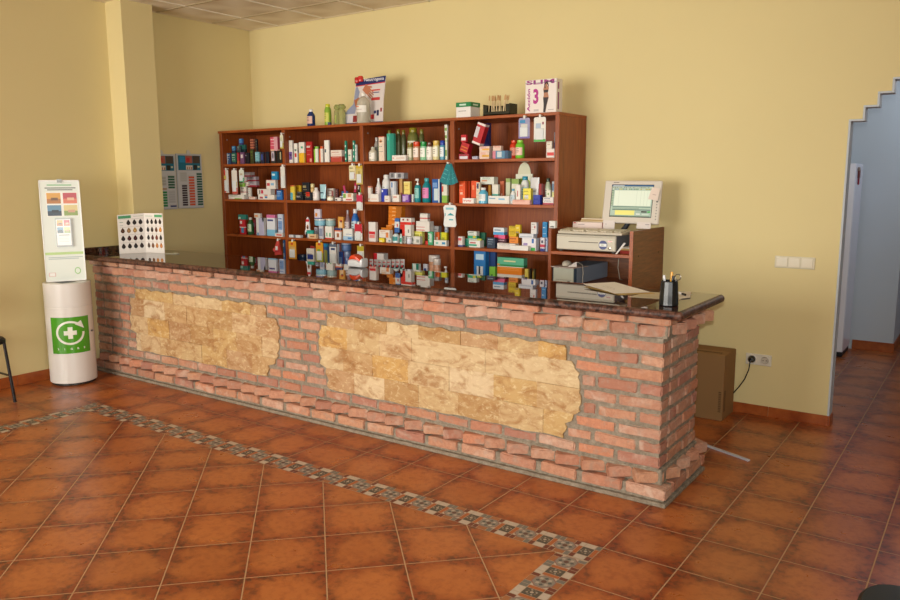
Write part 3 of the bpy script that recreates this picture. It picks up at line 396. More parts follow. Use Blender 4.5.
pump|c4|-2.308|-2.262|2.015|2.060|0.7400|0.9110|dcdce0|ececf0|-|white pump bottle near the right upright, bottom shelf, third bay
box|d1|-2.145|-2.054|2.015|2.055|1.7470|1.7910|a82c38|-|R.1,.1,.9,.6:d8d4dc;M:804050|low red and white carton at the left, top shelf, rightmost bay
wedge|d1|-2.151|-2.035|2.016|2.071|1.7912|1.8810|b4222c|-|R.1,.5,.9,.6:d88030;R.1,.2,.9,.3:d88030|tilted red carton leaning over the low one, top shelf, rightmost bay
box|d1|-2.126|-2.077|2.017|2.040|1.8812|1.9340|c42830|-|R.1,.2,.9,.6:e8e0e0|small red and white carton, top shelf, rightmost bay
wedge|d1|-2.022|-1.904|2.017|2.072|1.8422|2.0310|b82630|-|R.0,.3,.45,.8:d0c8cc;T.1:e8dcd8;B.1:e8dcd8|tilted red carton with white window, topmost, top shelf, rightmost bay
box|d1|-2.011|-1.950|2.140|2.171|1.7470|2.0200|1c2460|-|-|tall navy blue display carton at the back, top shelf, rightmost bay
box|d1|-2.022|-1.974|2.015|2.039|1.7470|1.7700|c0c0d0|-|M:404880|low pale blue carton, top shelf, rightmost bay
box|d1|-1.957|-1.870|2.015|2.062|1.7470|1.8010|e4c8b8|-|R.3,.3,1,.6:e8b050;M:e09080|pink and cream carton, lower left, top shelf, rightmost bay
box|d1|-1.957|-1.868|2.016|2.063|1.8012|1.8420|e4c8b8|-|R.3,.3,1,.6:e8b050;M:e08890|pink and cream carton, upper left, top shelf, rightmost bay
box|d1|-1.839|-1.707|2.015|2.070|1.7470|1.8060|5888a8|-|L.2:d08090;R.3,.2,.6,.9:c8d4d8;R.8,0,1,1:3a5878|blue grey carton with pink end, top shelf, rightmost bay
box|d1|-1.837|-1.767|2.016|2.050|1.8062|1.8430|e0c4b4|-|M:d88878|pink and cream carton on the blue grey one, top shelf, rightmost bay
bottle|d1|-1.737|-1.675|2.072|2.134|1.7470|1.8830|d03c20|e04c28|label:e89078|orange red round shouldered bottle, top shelf, rightmost bay
bottle|d1|-1.656|-1.588|2.015|2.082|1.7470|1.8800|78c43c|98d048|label:f0c8b8|lime green bottle with green cap, top shelf, rightmost bay
box|d1|-1.388|-1.323|2.015|2.055|1.7470|1.8110|e6ddd6|-|R.1,.25,.95,.6:d84848|white carton with red lettering, top shelf, rightmost bay
box|d1|-1.389|-1.346|2.016|2.040|1.8112|1.8640|e6dccc|-|R.2,.5,.7,.6:c0a890|cream carton standing on the white and red one, top shelf, rightmost bay
box|d1|-1.360|-1.345|2.075|2.094|1.7470|1.9290|b8bcc8|-|R.1,.3,.9,.6:5868a0|slim grey carton against the right upright, top shelf, rightmost bay
box|d2|-2.142|-2.087|2.015|2.044|1.4150|1.5840|e4582a|-|M:f0a080;R.2,.4,.6,.5:f4c8b0|orange carton, leftmost, second shelf, rightmost bay
box|d2|-2.106|-2.086|2.075|2.094|1.4150|1.5840|dc4c20|-|-|narrow orange carton, second, second shelf, rightmost bay
box|d2|-2.070|-2.011|2.075|2.106|1.4150|1.5860|e4562a|-|R.2,.6,.5,.8:f09868|wider orange carton, third, second shelf, rightmost bay
box|d2|-2.082|-1.981|1.975|2.010|1.4150|1.4550|ece6e0|-|LET:iryty:d03028|white carton with red lettering lying at the front, second shelf, rightmost bay
box|d2|-1.984|-1.952|2.015|2.039|1.4150|1.5750|dccfb8|-|R.2,.7,.7,.95:484878;M:a09078|tall beige carton with dark square, second shelf, rightmost bay
bottle|d2|-1.952|-1.880|1.975|2.047|1.4150|1.5350|5cb0d0|e6e2dc|label:e4ecec|bottle with blue body and white shoulder, second shelf, rightmost bay
box|d2|-1.986|-1.863|2.076|2.136|1.5592|1.6150|d8dcd0|-|R.1,.4,.5,.6:d89878;M:90b0a0|pale carton tilted on top of the others, second shelf, rightmost bay
box|d2|-1.954|-1.933|2.140|2.159|1.4150|1.5530|e0a040|-|-|narrow amber carton at the back, second shelf, rightmost bay
box|d2|-1.879|-1.825|2.075|2.102|1.4150|1.5590|e0ddd0|-|R0,.38,1,.5:58a898;R.3,.1,.6,.2:a0b8b0|cream carton with green line, second shelf, rightmost bay
box|d2|-1.875|-1.694|2.015|2.070|1.4150|1.4740|e4e2dc|-|R.05,.6,.35,.75:88a8c0;R.5,.5,.8,.7:80b8d8|long white carton with pale blue print, second shelf, rightmost bay
box|d2|-1.848|-1.815|2.140|2.159|1.4150|1.5840|c46a48|-|R.4,.3,.6,.45:f0d0c0|terracotta carton at the back, second shelf, rightmost bay
box|d2|-1.797|-1.760|2.140|2.163|1.4150|1.6030|c8ccb0|-|T.15:94ac60;B.3:b0c858|pale carton with leaf green foot, at the back, second shelf, rightmost bay
box|d2|-1.746|-1.685|2.140|2.177|1.4150|1.6000|dcdcc8|-|T.2:8cac58|cream carton with green top, at the back, second shelf, rightmost bay
bottle|d2|-1.693|-1.652|2.015|2.067|1.4150|1.5280|e4e4e0|68a8c8|label:c0d4e0|white bottle with pale blue cap, second shelf, rightmost bay
box|d2|-1.640|-1.495|1.975|2.010|1.4150|1.4490|e8b8a8|-|M:d08878|flat salmon pink carton, second shelf, rightmost bay
box|d2|-1.634|-1.599|2.015|2.036|1.4150|1.5560|e6e2dc|-|R.3,.4,.5,.7:b84048|white carton with red mark, second shelf, rightmost bay
bottle|d2|-1.639|-1.579|2.075|2.135|1.4150|1.6190|e4e8e4|208cac|label:a0ccd8|white bottle with broad turquoise cap, second shelf, rightmost bay
card|d2|-1.748|-1.603|2.205|2.255|1.4150|1.7230|dfe0cc|9cb840|-|white leaf topped display card with green fruit, second shelf, rightmost bay
box|d2|-1.574|-1.510|2.015|2.049|1.4150|1.5310|ecdf50|-|R.2,.35,.7,.6:d8d8d0;M:a09838|bright yellow carton, second shelf, rightmost bay
tube|d2|-1.557|-1.483|2.075|2.115|1.4150|1.6090|d4d4d6|98989c|-|silver grey tube, second shelf, rightmost bay
box|d2|-1.479|-1.439|2.075|2.102|1.4150|1.5650|962024|-|R.6,0,1,1:5c1418|dark red carton, second shelf, rightmost bay
box|d2|-1.489|-1.432|2.016|2.050|1.4482|1.4840|2438a0|-|M:4858b8|flat royal blue carton, upper, second shelf, rightmost bay
box|d2|-1.489|-1.431|2.015|2.049|1.4150|1.4480|2034a0|-|M:4858b8|flat royal blue carton, lower, second shelf, rightmost bay
bottle|d2|-1.456|-1.404|2.104|2.155|1.4150|1.6050|c0ccb0|2c3c30|label:d8dcc8|pale green bottle with black cap, second shelf, rightmost bay
box|d2|-1.382|-1.350|2.016|2.037|1.4692|1.5210|e0e0d0|-|R.3,.3,.7,.6:90a878|small white carton on the bottom carton, second shelf, rightmost bay
box|d2|-1.403|-1.386|2.140|2.159|1.4150|1.5810|c8ccd0|-|R.1,.6,.9,.9:6888a8|grey blue carton at the back right, second shelf, rightmost bay
box|d2|-1.337|-1.307|2.016|2.037|1.4692|1.5070|dcdc9c|-|M:98a058|small yellow green carton, right, second shelf, rightmost bay
box|d2|-1.351|-1.336|2.075|2.094|1.4150|1.6000|283450|-|-|navy carton against the right upright, second shelf, rightmost bay
box|d2|-1.408|-1.324|2.015|2.070|1.4150|1.4690|e4dcd8|-|B.25:b04858;M:7888a0|white carton with maroon foot, right end, second shelf, rightmost bay
box|d3|-2.153|-2.112|2.015|2.049|1.0780|1.1570|e2d8d4|-|R.05,.6,.8,.85:d06868;B.15:3a4890|white carton with coral lettering, leftmost, third shelf, rightmost bay
box|d3|-2.125|-2.011|2.075|2.126|1.0780|1.1390|d4d8d0|-|L.3:2c9070;M:70a898|white and green carton in the left pile, lower, third shelf, rightmost bay
box|d3|-2.102|-2.020|2.076|2.119|1.1392|1.1970|d8dcd4|-|B.4:2ca078;R.6,.1,.9,.4:d0c030;M:607868|white and green carton in the left pile, topmost, third shelf, rightmost bay
box|d3|-2.032|-1.981|2.140|2.163|1.0780|1.1850|1c5c44|-|-|dark green carton behind the left pile, third shelf, rightmost bay
box|d3|-2.049|-1.947|2.015|2.070|1.0780|1.1320|dfe2da|-|R0,.2,.7,.45:28a080;R.1,.55,.6,.75:c05a60|white and green carton in front of the left pile, third shelf, rightmost bay
box|d3|-1.976|-1.939|2.016|2.035|1.1322|1.1470|b8c050|-|-|tiny yellow green carton, third shelf, rightmost bay
box|d3|-1.886|-1.813|2.015|2.055|1.0780|1.1590|23344c|-|M:90a4b4|dark navy carton with pale lettering, third shelf, rightmost bay
box|d3|-1.867|-1.771|2.077|2.128|1.1772|1.2320|dce2e8|-|B.4:4c9cd0;R.1,.6,.7,.75:607890|white and sky blue carton, topmost of the middle pile, third shelf, rightmost bay
box|d3|-1.860|-1.762|2.076|2.127|1.1492|1.1770|d02c50|-|R.4,0,1,1:e0608c|crimson and pink carton in the middle pile, third shelf, rightmost bay
box|d3|-1.826|-1.749|2.075|2.112|1.0780|1.1490|4c2434|-|M:c8a8b0|maroon carton at the bottom of the middle pile, third shelf, rightmost bay
box|d3|-1.793|-1.635|2.015|2.070|1.0780|1.1210|e2dcd6|-|M:b0a8a8;R.8,.0,.95,.6:d0a060|long flat white carton in the middle, third shelf, rightmost bay
box|d3|-1.656|-1.504|1.975|2.010|1.0780|1.1130|eae6e0|-|-|plain long white carton at the front, third shelf, rightmost bay
box|d3|-1.728|-1.662|2.077|2.108|1.2112|1.2490|d8b81c|-|M:705c10|yellow carton, upper, in the yellow pile, third shelf, rightmost bay
box|d3|-1.728|-1.663|2.076|2.113|1.1702|1.2110|d4b418|-|M:705c10|yellow carton, second, in the yellow pile, third shelf, rightmost bay
box|d3|-1.638|-1.596|2.018|2.041|1.2162|1.2640|dcbc20|-|R.2,.4,.7,.6:e8d880|small yellow carton standing right of the yellow pile, upper, third shelf, rightmost bay
box|d3|-1.642|-1.598|2.017|2.044|1.2002|1.2160|d0b020|-|R.2,.4,.8,.7:50508c|small yellow carton with blue mark below, third shelf, rightmost bay
box|d3|-1.723|-1.646|2.075|2.118|1.0780|1.1700|e08830|-|B.3:c8a060;M:a05020|orange carton with a rounded orange picture, third shelf, rightmost bay
box|d3|-1.604|-1.484|2.016|2.076|1.1692|1.2000|d8dae0|-|R.05,.2,.9,.4:a8acb8|pale grey carton lying beneath the tall right carton, third shelf, rightmost bay
box|d3|-1.578|-1.461|2.015|2.070|1.0780|1.1690|e4e0e2|-|R.1,.4,.4,.6:9c88b8;R.7,.6,.85,.95:3068b0;R.65,0,.95,.25:38a848|white carton with blue curl and green corner, third shelf, rightmost bay
box|d3|-1.506|-1.459|2.017|2.044|1.2002|1.2850|e0dcda|-|R.6,.5,.8,.7:c04848;M:b0a8a8|tall white carton with red marks, third shelf, rightmost bay
box|d3|-1.442|-1.404|2.075|2.098|1.0780|1.2880|2888c4|-|M:b8d8ec|tall bright blue carton, third shelf, rightmost bay
box|d3|-1.425|-1.390|2.015|2.036|1.0780|1.1770|dcd8e0|-|B.2:2c3c8c;R0,.3,1,.5:c83c58;R.2,.6,.7,.8:504c60|slim carton with red and blue bands, third shelf, rightmost bay
box|d3|-1.381|-1.366|2.015|2.033|1.0780|1.1780|b0bcd8|-|M:5068a8|thin pale blue carton at the right end, third shelf, rightmost bay
box|d3|-1.268|-1.221|1.850|1.881|1.2600|1.3100|dcdcd8|-|R.2,.1,.8,.3:686868|white carton on top of the low cabinet side, third shelf, rightmost bay
box|d4|-2.003|-1.898|2.015|2.070|0.7400|1.0540|2474b8|-|R.15,.78,.85,.92:b8d4e8;R.25,.4,.8,.62:c8ccd0;R.42,.42,.55,.62:504840;R.3,.25,.7,.3:88b8dc|bright blue carton with a teapot picture, bottom shelf, rightmost bay
box|d4|-1.900|-1.845|2.075|2.102|0.7400|1.0460|163c74|-|-|dark blue carton behind the teapot carton, bottom shelf, rightmost bay
box|d4|-1.862|-1.811|2.015|2.044|0.7400|0.9380|7cc044|-|R.3,.5,.6,.7:386820|lime green carton, bottom shelf, rightmost bay
box|d4|-1.792|-1.563|2.017|2.072|0.9442|1.0150|5cb490|-|B.25:2c8c50;R0,.0,1,.06:e8e8e0;R.25,.55,.7,.7:d8d4a0;R.0,.15,.1,.3:e08030|wide mint green carton, upper, bottom shelf, rightmost bay
box|d4|-1.792|-1.578|2.016|2.071|0.8882|0.9440|e08018|-|M:e8a050|wide orange carton under the mint green one, bottom shelf, rightmost bay
box|d4|-1.791|-1.578|2.015|2.070|0.7400|0.8880|e0dcd4|-|M:a0a098|wide white carton at the base of the mint and orange pile, bottom shelf, rightmost bay
box|d4|-1.552|-1.524|2.015|2.033|0.7400|0.9400|d4c058|-|R.1,.5,.9,.7:302818|narrow yellow and black carton, bottom shelf, rightmost bay
box|d4|-1.546|-1.533|2.075|2.094|0.7400|0.9370|2c2a1c|-|-|narrow black carton beside the yellow one, bottom shelf, rightmost bay
box|d4|-1.518|-1.500|2.075|2.094|0.7400|0.9350|4a4420|-|R.0,.4,.4,.9:b8a848|narrow black and yellow carton, bottom shelf, rightmost bay
"""
L=-4.922; B=2.409; H=3.055
# ================================================================ SETTING
m=MB()   # floor: border strip rectangle splits straight and diagonal laying
XL,XR,MW=-3.96,0.0,.15
def fl(x0,x1,y0,y1,mi,z=0): m.quad((x0,y0,z),(x1,y0,z),(x1,y1,z),(x0,y1,z),mi=mi)
fl(-5.1,XL,-6,0,0); fl(XR,3.2,-6,0,0); fl(-5.1,3.2,0,8.5,0); fl(XL,XR,-6,0,1)
struct(m.build('floor',['tile_straight','tile_diagonal'],origin=(0,0,0)))
# mosaic listello: alternating octagon rosette and square rosette modules
def mosaic(name,ox,oy,dx,dy,n0,length):
    m=MB(); ux=Vector((dx,dy,0)); uy=Vector((-dy,dx,0)) ; z=.0012
    def R(a0,b0,a1,b1,c,zz=z):
        P=[Vector((ox,oy,zz))+ux*a+uy*b for a,b in((a0,b0),(a1,b0),(a1,b1),(a0,b1))]; m.add([tuple(p) for p in P],[(0,1,2,3)],c)
    def PG(ca,cb,r,n,c,zz,ph=0):
        P=[Vector((ox,oy,zz))+ux*(ca+r*math.cos(ph+2*math.pi*k/n))+uy*(cb+r*math.sin(ph+2*math.pi*k/n)) for k in range(n)]; m.add([tuple(p) for p in P],[tuple(range(n))],c)
    R(0,0,length,.15,'bba48a',.0006)
    cols=dict(o='b4602c',r='6e2c1c',w='c9b8a4',g='77746a',d='4a4840',p='b08a78',t='a8683c')
    a=0; p=.099; k=0; gp=.0015
    while a+p<=length+.002:
        def C(x0,y0,x1,y1,c): R(a+x0*p+gp,y0*.15+gp,a+x1*p-gp,y1*.15-gp,cols[c])
        rr=random.Random(k*7+int(ox*10))
        if k%2==0:
            C(0,0,.25,.25,'r');C(0,.75,.25,1,'g');C(.75,0,1,.25,'g');C(.75,.75,1,1,'r');C(.25,0,.75,.22,'t');C(.25,.78,.75,1,'t');C(0,.25,1,.75,'w')
            PG(a+p/2,.075,.052,8,hx('94685a'),z+.0003,.39);PG(a+p/2,.075,.047,8,hx('8c8478'),z+.0005,.39)
            for i in range(8):
                w=i*math.pi/4; PG(a+p/2+.027*math.cos(w),.075+.027*math.sin(w),.010,4,hx(('4a5450','b8aa98')[i%2]),z+.0008,w)
            PG(a+p/2,.075,.012,8,hx('5a3c34'),z+.0009)
        else:
            C(0,0,.25,.25,'r');C(0,.75,.25,1,'w');C(.25,.75,.75,1,'w');C(.75,.75,1,1,'g');C(.25,0,.75,.25,'w');C(.75,0,1,.25,'r');C(0,.25,.22,.75,'o');C(.78,.25,1,.75,'o');C(.22,.25,.78,.75,'d')
            for i in range(8):
                w=i*math.pi/4+.39; PG(a+p/2+.019*math.cos(w),.075+.019*math.sin(w),.006,4,hx(('a89c88','7c6c58')[i%2]),z+.0005,w)
            PG(a+p/2,.075,.008,8,hx('b8a894'),z+.0006)
        a+=p;k+=1
    o=m.build(name,'tile_print',origin=(ox,oy,0)); struct(o)
m_,_,_,b_=nmat('tile_print',.4,.4); g=G(m_); g.base(g.mix(g.m('MULTIPLY',g.noise(g.pos(),120,3),.35),g.attr(),hx('6a5444')))
mosaic('trim_1',XL,-.15,1,0,0,3.96); mosaic('trim_2',0,-6,0,1,0,5.85); mosaic('trim_3',XL+.15,-6,0,1,0,5.85)
def wall(name,boxes,mat):
    m=MB()
    for b in boxes: m.box(*b,b=0.0005)
    return struct(m.build(name,mat,origin=(boxes[0][0],boxes[0][2],0)))
wall('wall_left',[(L-.15,L,-6,B+.13,0,H),(L,-4.70,.88,1.172,0,H)],'wall_yellow')
# back wall with stepped (corbelled) opening
steps=[(.49,1.955),(.565,2.035),(.637,2.112),(.710,2.19),(.783,2.268),(.856,2.346),(.929,2.424)]
m=MB(); TH=.11; pts=[(L,0),(.49,0)]
for i,(x,z) in enumerate(steps): pts+=[(x,z)]+([(steps[i+1][0],z)] if i+1<len(steps) else [])
xr=2.0; mir=[(2*1.35-x,z) for x,z in reversed(pts[2:])]
outline=pts+mir+[(2*1.35-.49,0),(3.2,0),(3.2,H),(L,H)]
# split in convex quads so shading stays clean
def seg(x0,x1,z0,z1): m.box(x0,x1,B,B+TH,z0,z1,b=0)
seg(L,.49,0,H)
xs=[p[0] for p in steps]+[2.7-.929]+[2.7-p[0] for p in reversed(steps[:-1])]
zs=[p[1] for p in steps]+[p[1] for p in reversed(steps[:-1])]
for i in range(len(zs)): seg(xs[i],xs[i+1] if i+1<len(xs) else 2.21,zs[i],H)
seg(2.21,3.2,0,H)
struct(m.build('wall_back','wall_yellow',origin=(L,B,0)))
# thin blue-grey lining of the opening's reveals
m=MB(); e=.012; Y0,Y1=B-.001,B+TH+.001
m.box(.49,.49+e,Y0,Y1,.0,1.955-e,b=.001)
for i,(x,z) in enumerate(steps):
    m.box(x,(steps[i+1][0] if i+1<len(steps) else 1.771),Y0,Y1,z-e,z,b=.001)
    if i: m.box(x,x+e,Y0,Y1,steps[i-1][1]-e,z-e,b=.001)
struct(m.build('trim_4','hall_blue',origin=(.49,B,0)))
wall('wall_right',[(3.2,3.35,-6,-5.0,0,H),(3.2,3.35,-2.4,B+TH,0,H),(3.2,3.35,-5.0,-2.4,0,.8),(3.2,3.35,-5.0,-2.4,2.6,H)],'wall_yellow')
m=MB()
for y in(-5.0,-3.73,-2.45): m.box(3.26,3.31,y,y+.05,.8,2.6,'c8c8c8')
for z in(.8,2.55): m.box(3.26,3.31,-5.0,-2.4,z,z+.05,'c8c8c8')
struct(m.build('added_window','satin',origin=(3.28,-3.7,.8)))  # unseen window frame, added to go with the side fill light
wall('wall_front',[(L,3.2,-6.1,-6,2.7,H),(L,3.2,-6.1,-6,0,.25),(-.9,3.2,-6.1,-6,.25,2.7),(L,-4.6,-6.1,-6,.25,2.7),(-2.9,-2.75,-6.1,-6,.25,2.7)],'wall_yellow')
m=MB(); 
for x0,x1 in((-4.6,-2.9),(-2.75,-.9)):
    for a in(x0,x1-.05): m.box(a,a+.05,-6.08,-6.02,.25,2.7,'c8c8c8')
    for z in(.25,2.65): m.box(x0,x1,-6.08,-6.02,z,z+.05,'c8c8c8')
struct(m.build('window_1','satin',origin=(-4.6,-6.05,.25)))
m=MB(); m.box(L-.15,3.35,-6.1,B+TH,H,H+.05,b=0); struct(m.build('ceiling','ceiling_tile',origin=(0,0,H)))
m=MB()   # lay-in grid
k=0
for i in range(-1,14):
    x=-4.5+.6*i
    if x<3.2: m.box(x-.012,x+.012,-6,B,H-.006,H+.001,'ece4d4',b=.001)
for j in range(-14,1):
    y=1.957+.6*j
    if y>-6: m.box(L,3.2,y-.012,y+.012,H-.005,H+.001,'b8a888',b=.001)
m.box(L,3.2,B-.02,B,H-.006,H,'d8c8a8');m.box(L,L+.02,-6,B,H-.006,H,'d8c8a8')
struct(m.build('trim_5','satin',origin=(0,0,H)))
def skirt(name,runs):
    m=MB()
    for x0,x1,y0,y1,h in runs:
        ln=max(x1-x0,y1-y0); n=max(1,round(ln/.33))
        for i in range(n):
            if x1-x0>y1-y0: m.box(x0+ln*i/n+.001,x0+ln*(i+1)/n-.001,y0,y1,0,h,b=.002)
            else: m.box(x0,x1,y0+ln*i/n+.001,y0+ln*(i+1)/n-.001,0,h,b=.002)
    struct(m.build(name,'skirting_tile',origin=(runs[0][0],runs[0][2],0)))
skirt('baseboard_left',[(L,L+.009,-6,.57,.085)])
skirt('baseboard_back',[(-.62,.502,B-.009,B-.001,.07),(.502,.511,B-.009,B+TH,.07)])
# hallway behind the opening
HB=5.1
wall('wall_hall_back',[(-1.2,.60,HB,HB+.15,0,H),(.60,3.2,8.2,8.35,0,H)],'hall_blue')
wall('wall_hall_left',[(-1.35,-1.2,B+TH,HB+.15,0,H),(.45,.60,HB+.15,8.2,0,H)],'hall_blue')
wall('wall_hall_right',[(3.2,3.35,B+TH,8.35,0,H)],'hall_blue')
m=MB(); m.box(-1.35,3.35,B+TH,8.35,H,H+.05,b=0); struct(m.build('ceiling_hall','plain_white',origin=(0,B,H)))
skirt('baseboard_hall',[(.26,.603,HB-.009,HB,.09),(.60,.609,HB-.009,8.2,.09)])
m=MB(); m.box(.62,1.5,8.14,8.2,0,2.05,b=.004); m.box(.74,1.38,8.125,8.14,.2,.95,b=.004);m.box(.74,1.38,8.125,8.14,1.1,1.9,b=.004); struct(m.build('door_1','dark_walnut',origin=(1.06,8.17,0)))

# ================================================================ BRICK COUNTER
bc=empty('brick_counter',(-2.4,.88,0),'long rustic brick counter front with dogtooth courses and two golden stone panels','counter')
PAL=['b88268','c08a6c','c4906f','bc8464','b07a60','a8705a','caa088','b87c60','c48c6e','be8e76','aa7260','c6967a','c88462','b8866c']
bk=MB(); rb=random.Random(3)
def brick(cx,cy,cz,l,d,h,ang=0,col=None,rough=1):
    c=col or rb.choice(PAL); nx,ny,nz=5,3,3; bv=.0055
    def ax(n,L_): 
        a=[-L_/2,-L_/2+bv]+[(-L_/2+bv)+(L_-2*bv)*k/(n-1) for k in range(1,n-1)]+[L_/2-bv,L_/2]; return a
    X,Y,Z=ax(nx,l),ax(ny,d),ax(nz,h); V=[];ix={};F=[]; ca,sa=math.cos(ang),math.sin(ang)
    tz=rb.uniform(-.008,.008)
    def vid(i,j,k):
        if (i,j,k) in ix: return ix[i,j,k]
        x,y,z=X[i],Y[j],Z[k]; e=(i in(0,len(X)-1))+(j in(0,len(Y)-1))+(k in(0,len(Z)-1))
        if e>=2:
            s=(1-bv*(.9 if e==2 else 1.3)/(l/2),1-bv*(.9 if e==2 else 1.3)/(d/2),1-bv*(.9 if e==2 else 1.3)/(h/2))
            if i in(0,len(X)-1): x*=s[0]
            if j in(0,len(Y)-1): y*=s[1]
            if k in(0,len(Z)-1): z*=s[2]
        q=.0019*rough*(1.8 if e>=2 else 1); x+=rb.uniform(-q,q);y+=rb.uniform(-q,q);z+=rb.uniform(-q,q)+tz*x/l*2*.5
        ix[i,j,k]=len(V); V.append((cx+x*ca-y*sa,cy+x*sa+y*ca,cz+z)); return ix[i,j,k]
    a,b_,c_=len(X)-1,len(Y)-1,len(Z)-1
    for i in range(a):
        for j in range(b_):
            F.append((vid(i,j,0),vid(i,j+1,0),vid(i+1,j+1,0),vid(i+1,j,0)));F.append((vid(i,j,c_),vid(i+1,j,c_),vid(i+1,j+1,c_),vid(i,j+1,c_)))
    for i in range(a):
        for k in range(c_):
            F.append((vid(i,0,k),vid(i+1,0,k),vid(i+1,0,k+1),vid(i,0,k+1)));F.append((vid(i,b_,k),vid(i,b_,k+1),vid(i+1,b_,k+1),vid(i+1,b_,k)))
    for j in range(b_):
        for k in range(c_):
            F.append((vid(0,j,k),vid(0,j,k+1),vid(0,j+1,k+1),vid(0,j+1,k)));F.append((vid(a,j,k),vid(a,j+1,k),vid(a,j+1,k+1),vid(a,j,k+1)))
    bk.add(V,F,c)
YF,XE,YB=.61,.022,1.16     # wall face, right end face, back face
PIT=.0735; BH=.0535; Z0=.172
# stone panel limits per regular course 1..7
def ramp_(v,a): return a[v]
P1={1:(-4.36,-2.80),2:(-4.36,-2.72),3:(-4.42,-2.69),4:(-4.43,-2.68),5:(-4.41,-2.67),6:(-4.42,-2.70),7:(-4.34,-2.80)}
P2={1:(-2.23,-.50),2:(-2.25,-.45),3:(-2.29,-.41),4:(-2.31,-.41),5:(-2.30,-.42),6:(-2.28,-.46),7:(-2.22,-.50)}
for c in range(9):
    z=Z0+c*PIT+BH/2; spans=[(L+.002,XE)]
    if 1<=c<=7: spans=[(L+.002,P1[c][0]-.012),(P1[c][1]+.012,P2[c][0]-.012),(P2[c][1]+.012,XE)]
    for si,(a,b) in enumerate(spans):
        last=(si==len(spans)-1); x=b
        first=True
        while x>a+.03:
            l=rb.uniform(.205,.225)
            if first and last: l=.225 if c%2==0 else .115
            elif first: l=rb.uniform(.06,.2)
            if x-l<a+.05: l=x-a
            l=min(l,x-a)
            if l>.27:l/=2
            brick(x-l/2,YF+.0525+rb.uniform(-.004,.004),z+rb.uniform(-.002,.002),l-.003,.105,BH+rb.uniform(-.004,.0025))
            x-=l+.0145; first=False
    # right end return
    y=YF+(.105 if c%2==0 else .225)+.014
    if c%2==1: brick(XE-.0525,YF+.17,z,.105,.105,BH)   # remainder of the corner stretcher seen on the end
    while y<YB-.04:
        l=min(rb.uniform(.2,.22),YB-y); 
        if YB-(y+l)<.05: l=YB-y
        brick(XE-.0525+rb.uniform(-.003,.003),y+l/2,z,l-.001,.105,BH,ang=math.pi/2); y+=l+.014
# base course and top course
for z,off,xe in((.035+.0275,.05,.073),(.905+.022,.035,.06)):
    x=xe; hh=.055 if z<.5 else .046; i=0
    while x>L+.03:
        l=min(rb.uniform(.2,.23),x-L-.002)
        if l<.03:break
        brick(x-l/2,YF-off+.0525,z,l-.001,.105,hh); x-=l+rb.uniform(.015,.035); i+=1
    y=YF-off+.12
    while y<YB+.02:
        l=min(.21,YB+.03-y); 
        if l<.04:break
        brick(xe-.0525,y+l/2,z,l-.002,.105,hh,ang=math.pi/2); y+=l+.02
# dogtooth courses (bricks set at an angle)
for z,pr_ in((.1+.026,.028),(.838+.031,.03)):
    hh=.056; x=.03; i=0
    while x>L+.09:
        brick(x-.075,YF+.018,z+rb.uniform(-.002,.002),.142,.10,hh,ang=math.radians(31+rb.uniform(-5,5))); x-=rb.uniform(.142,.156)
    y=YF+.05
    while y<YB-.02:
        brick(XE-.030+pr_*.35,y+.06,z,.15,.10,hh,ang=math.radians(90-30)); y+=.148
o=bk.build('brickwork','brick',bc,smooth=False)
m=MB()
for xa,xb_,q,yy in((L+.001,-4.698,0,.876),(-4.698,0,1,0)):
    m.box(xa,xb_ if not q else XE-.008,YF+.007,yy if not q else YB-.006,.0,.9525,b=.002); m.box(xa,xb_ if not q else .062,YF-.038,yy if not q else YB+.01,0,.085,b=.004); m.box(xa,xb_ if not q else .080,YF-.062,yy if not q else YB+.02,0,.022,b=.004)
    m.box(xa,xb_ if not q else .035,YF+.0,yy if not q else YB,.085,.168,b=.006); m.box(xa,xb_ if not q else .035,YF+.0,yy if not q else YB,.83,.9525,b=.004)
m.build('mortar','mortar',bc)
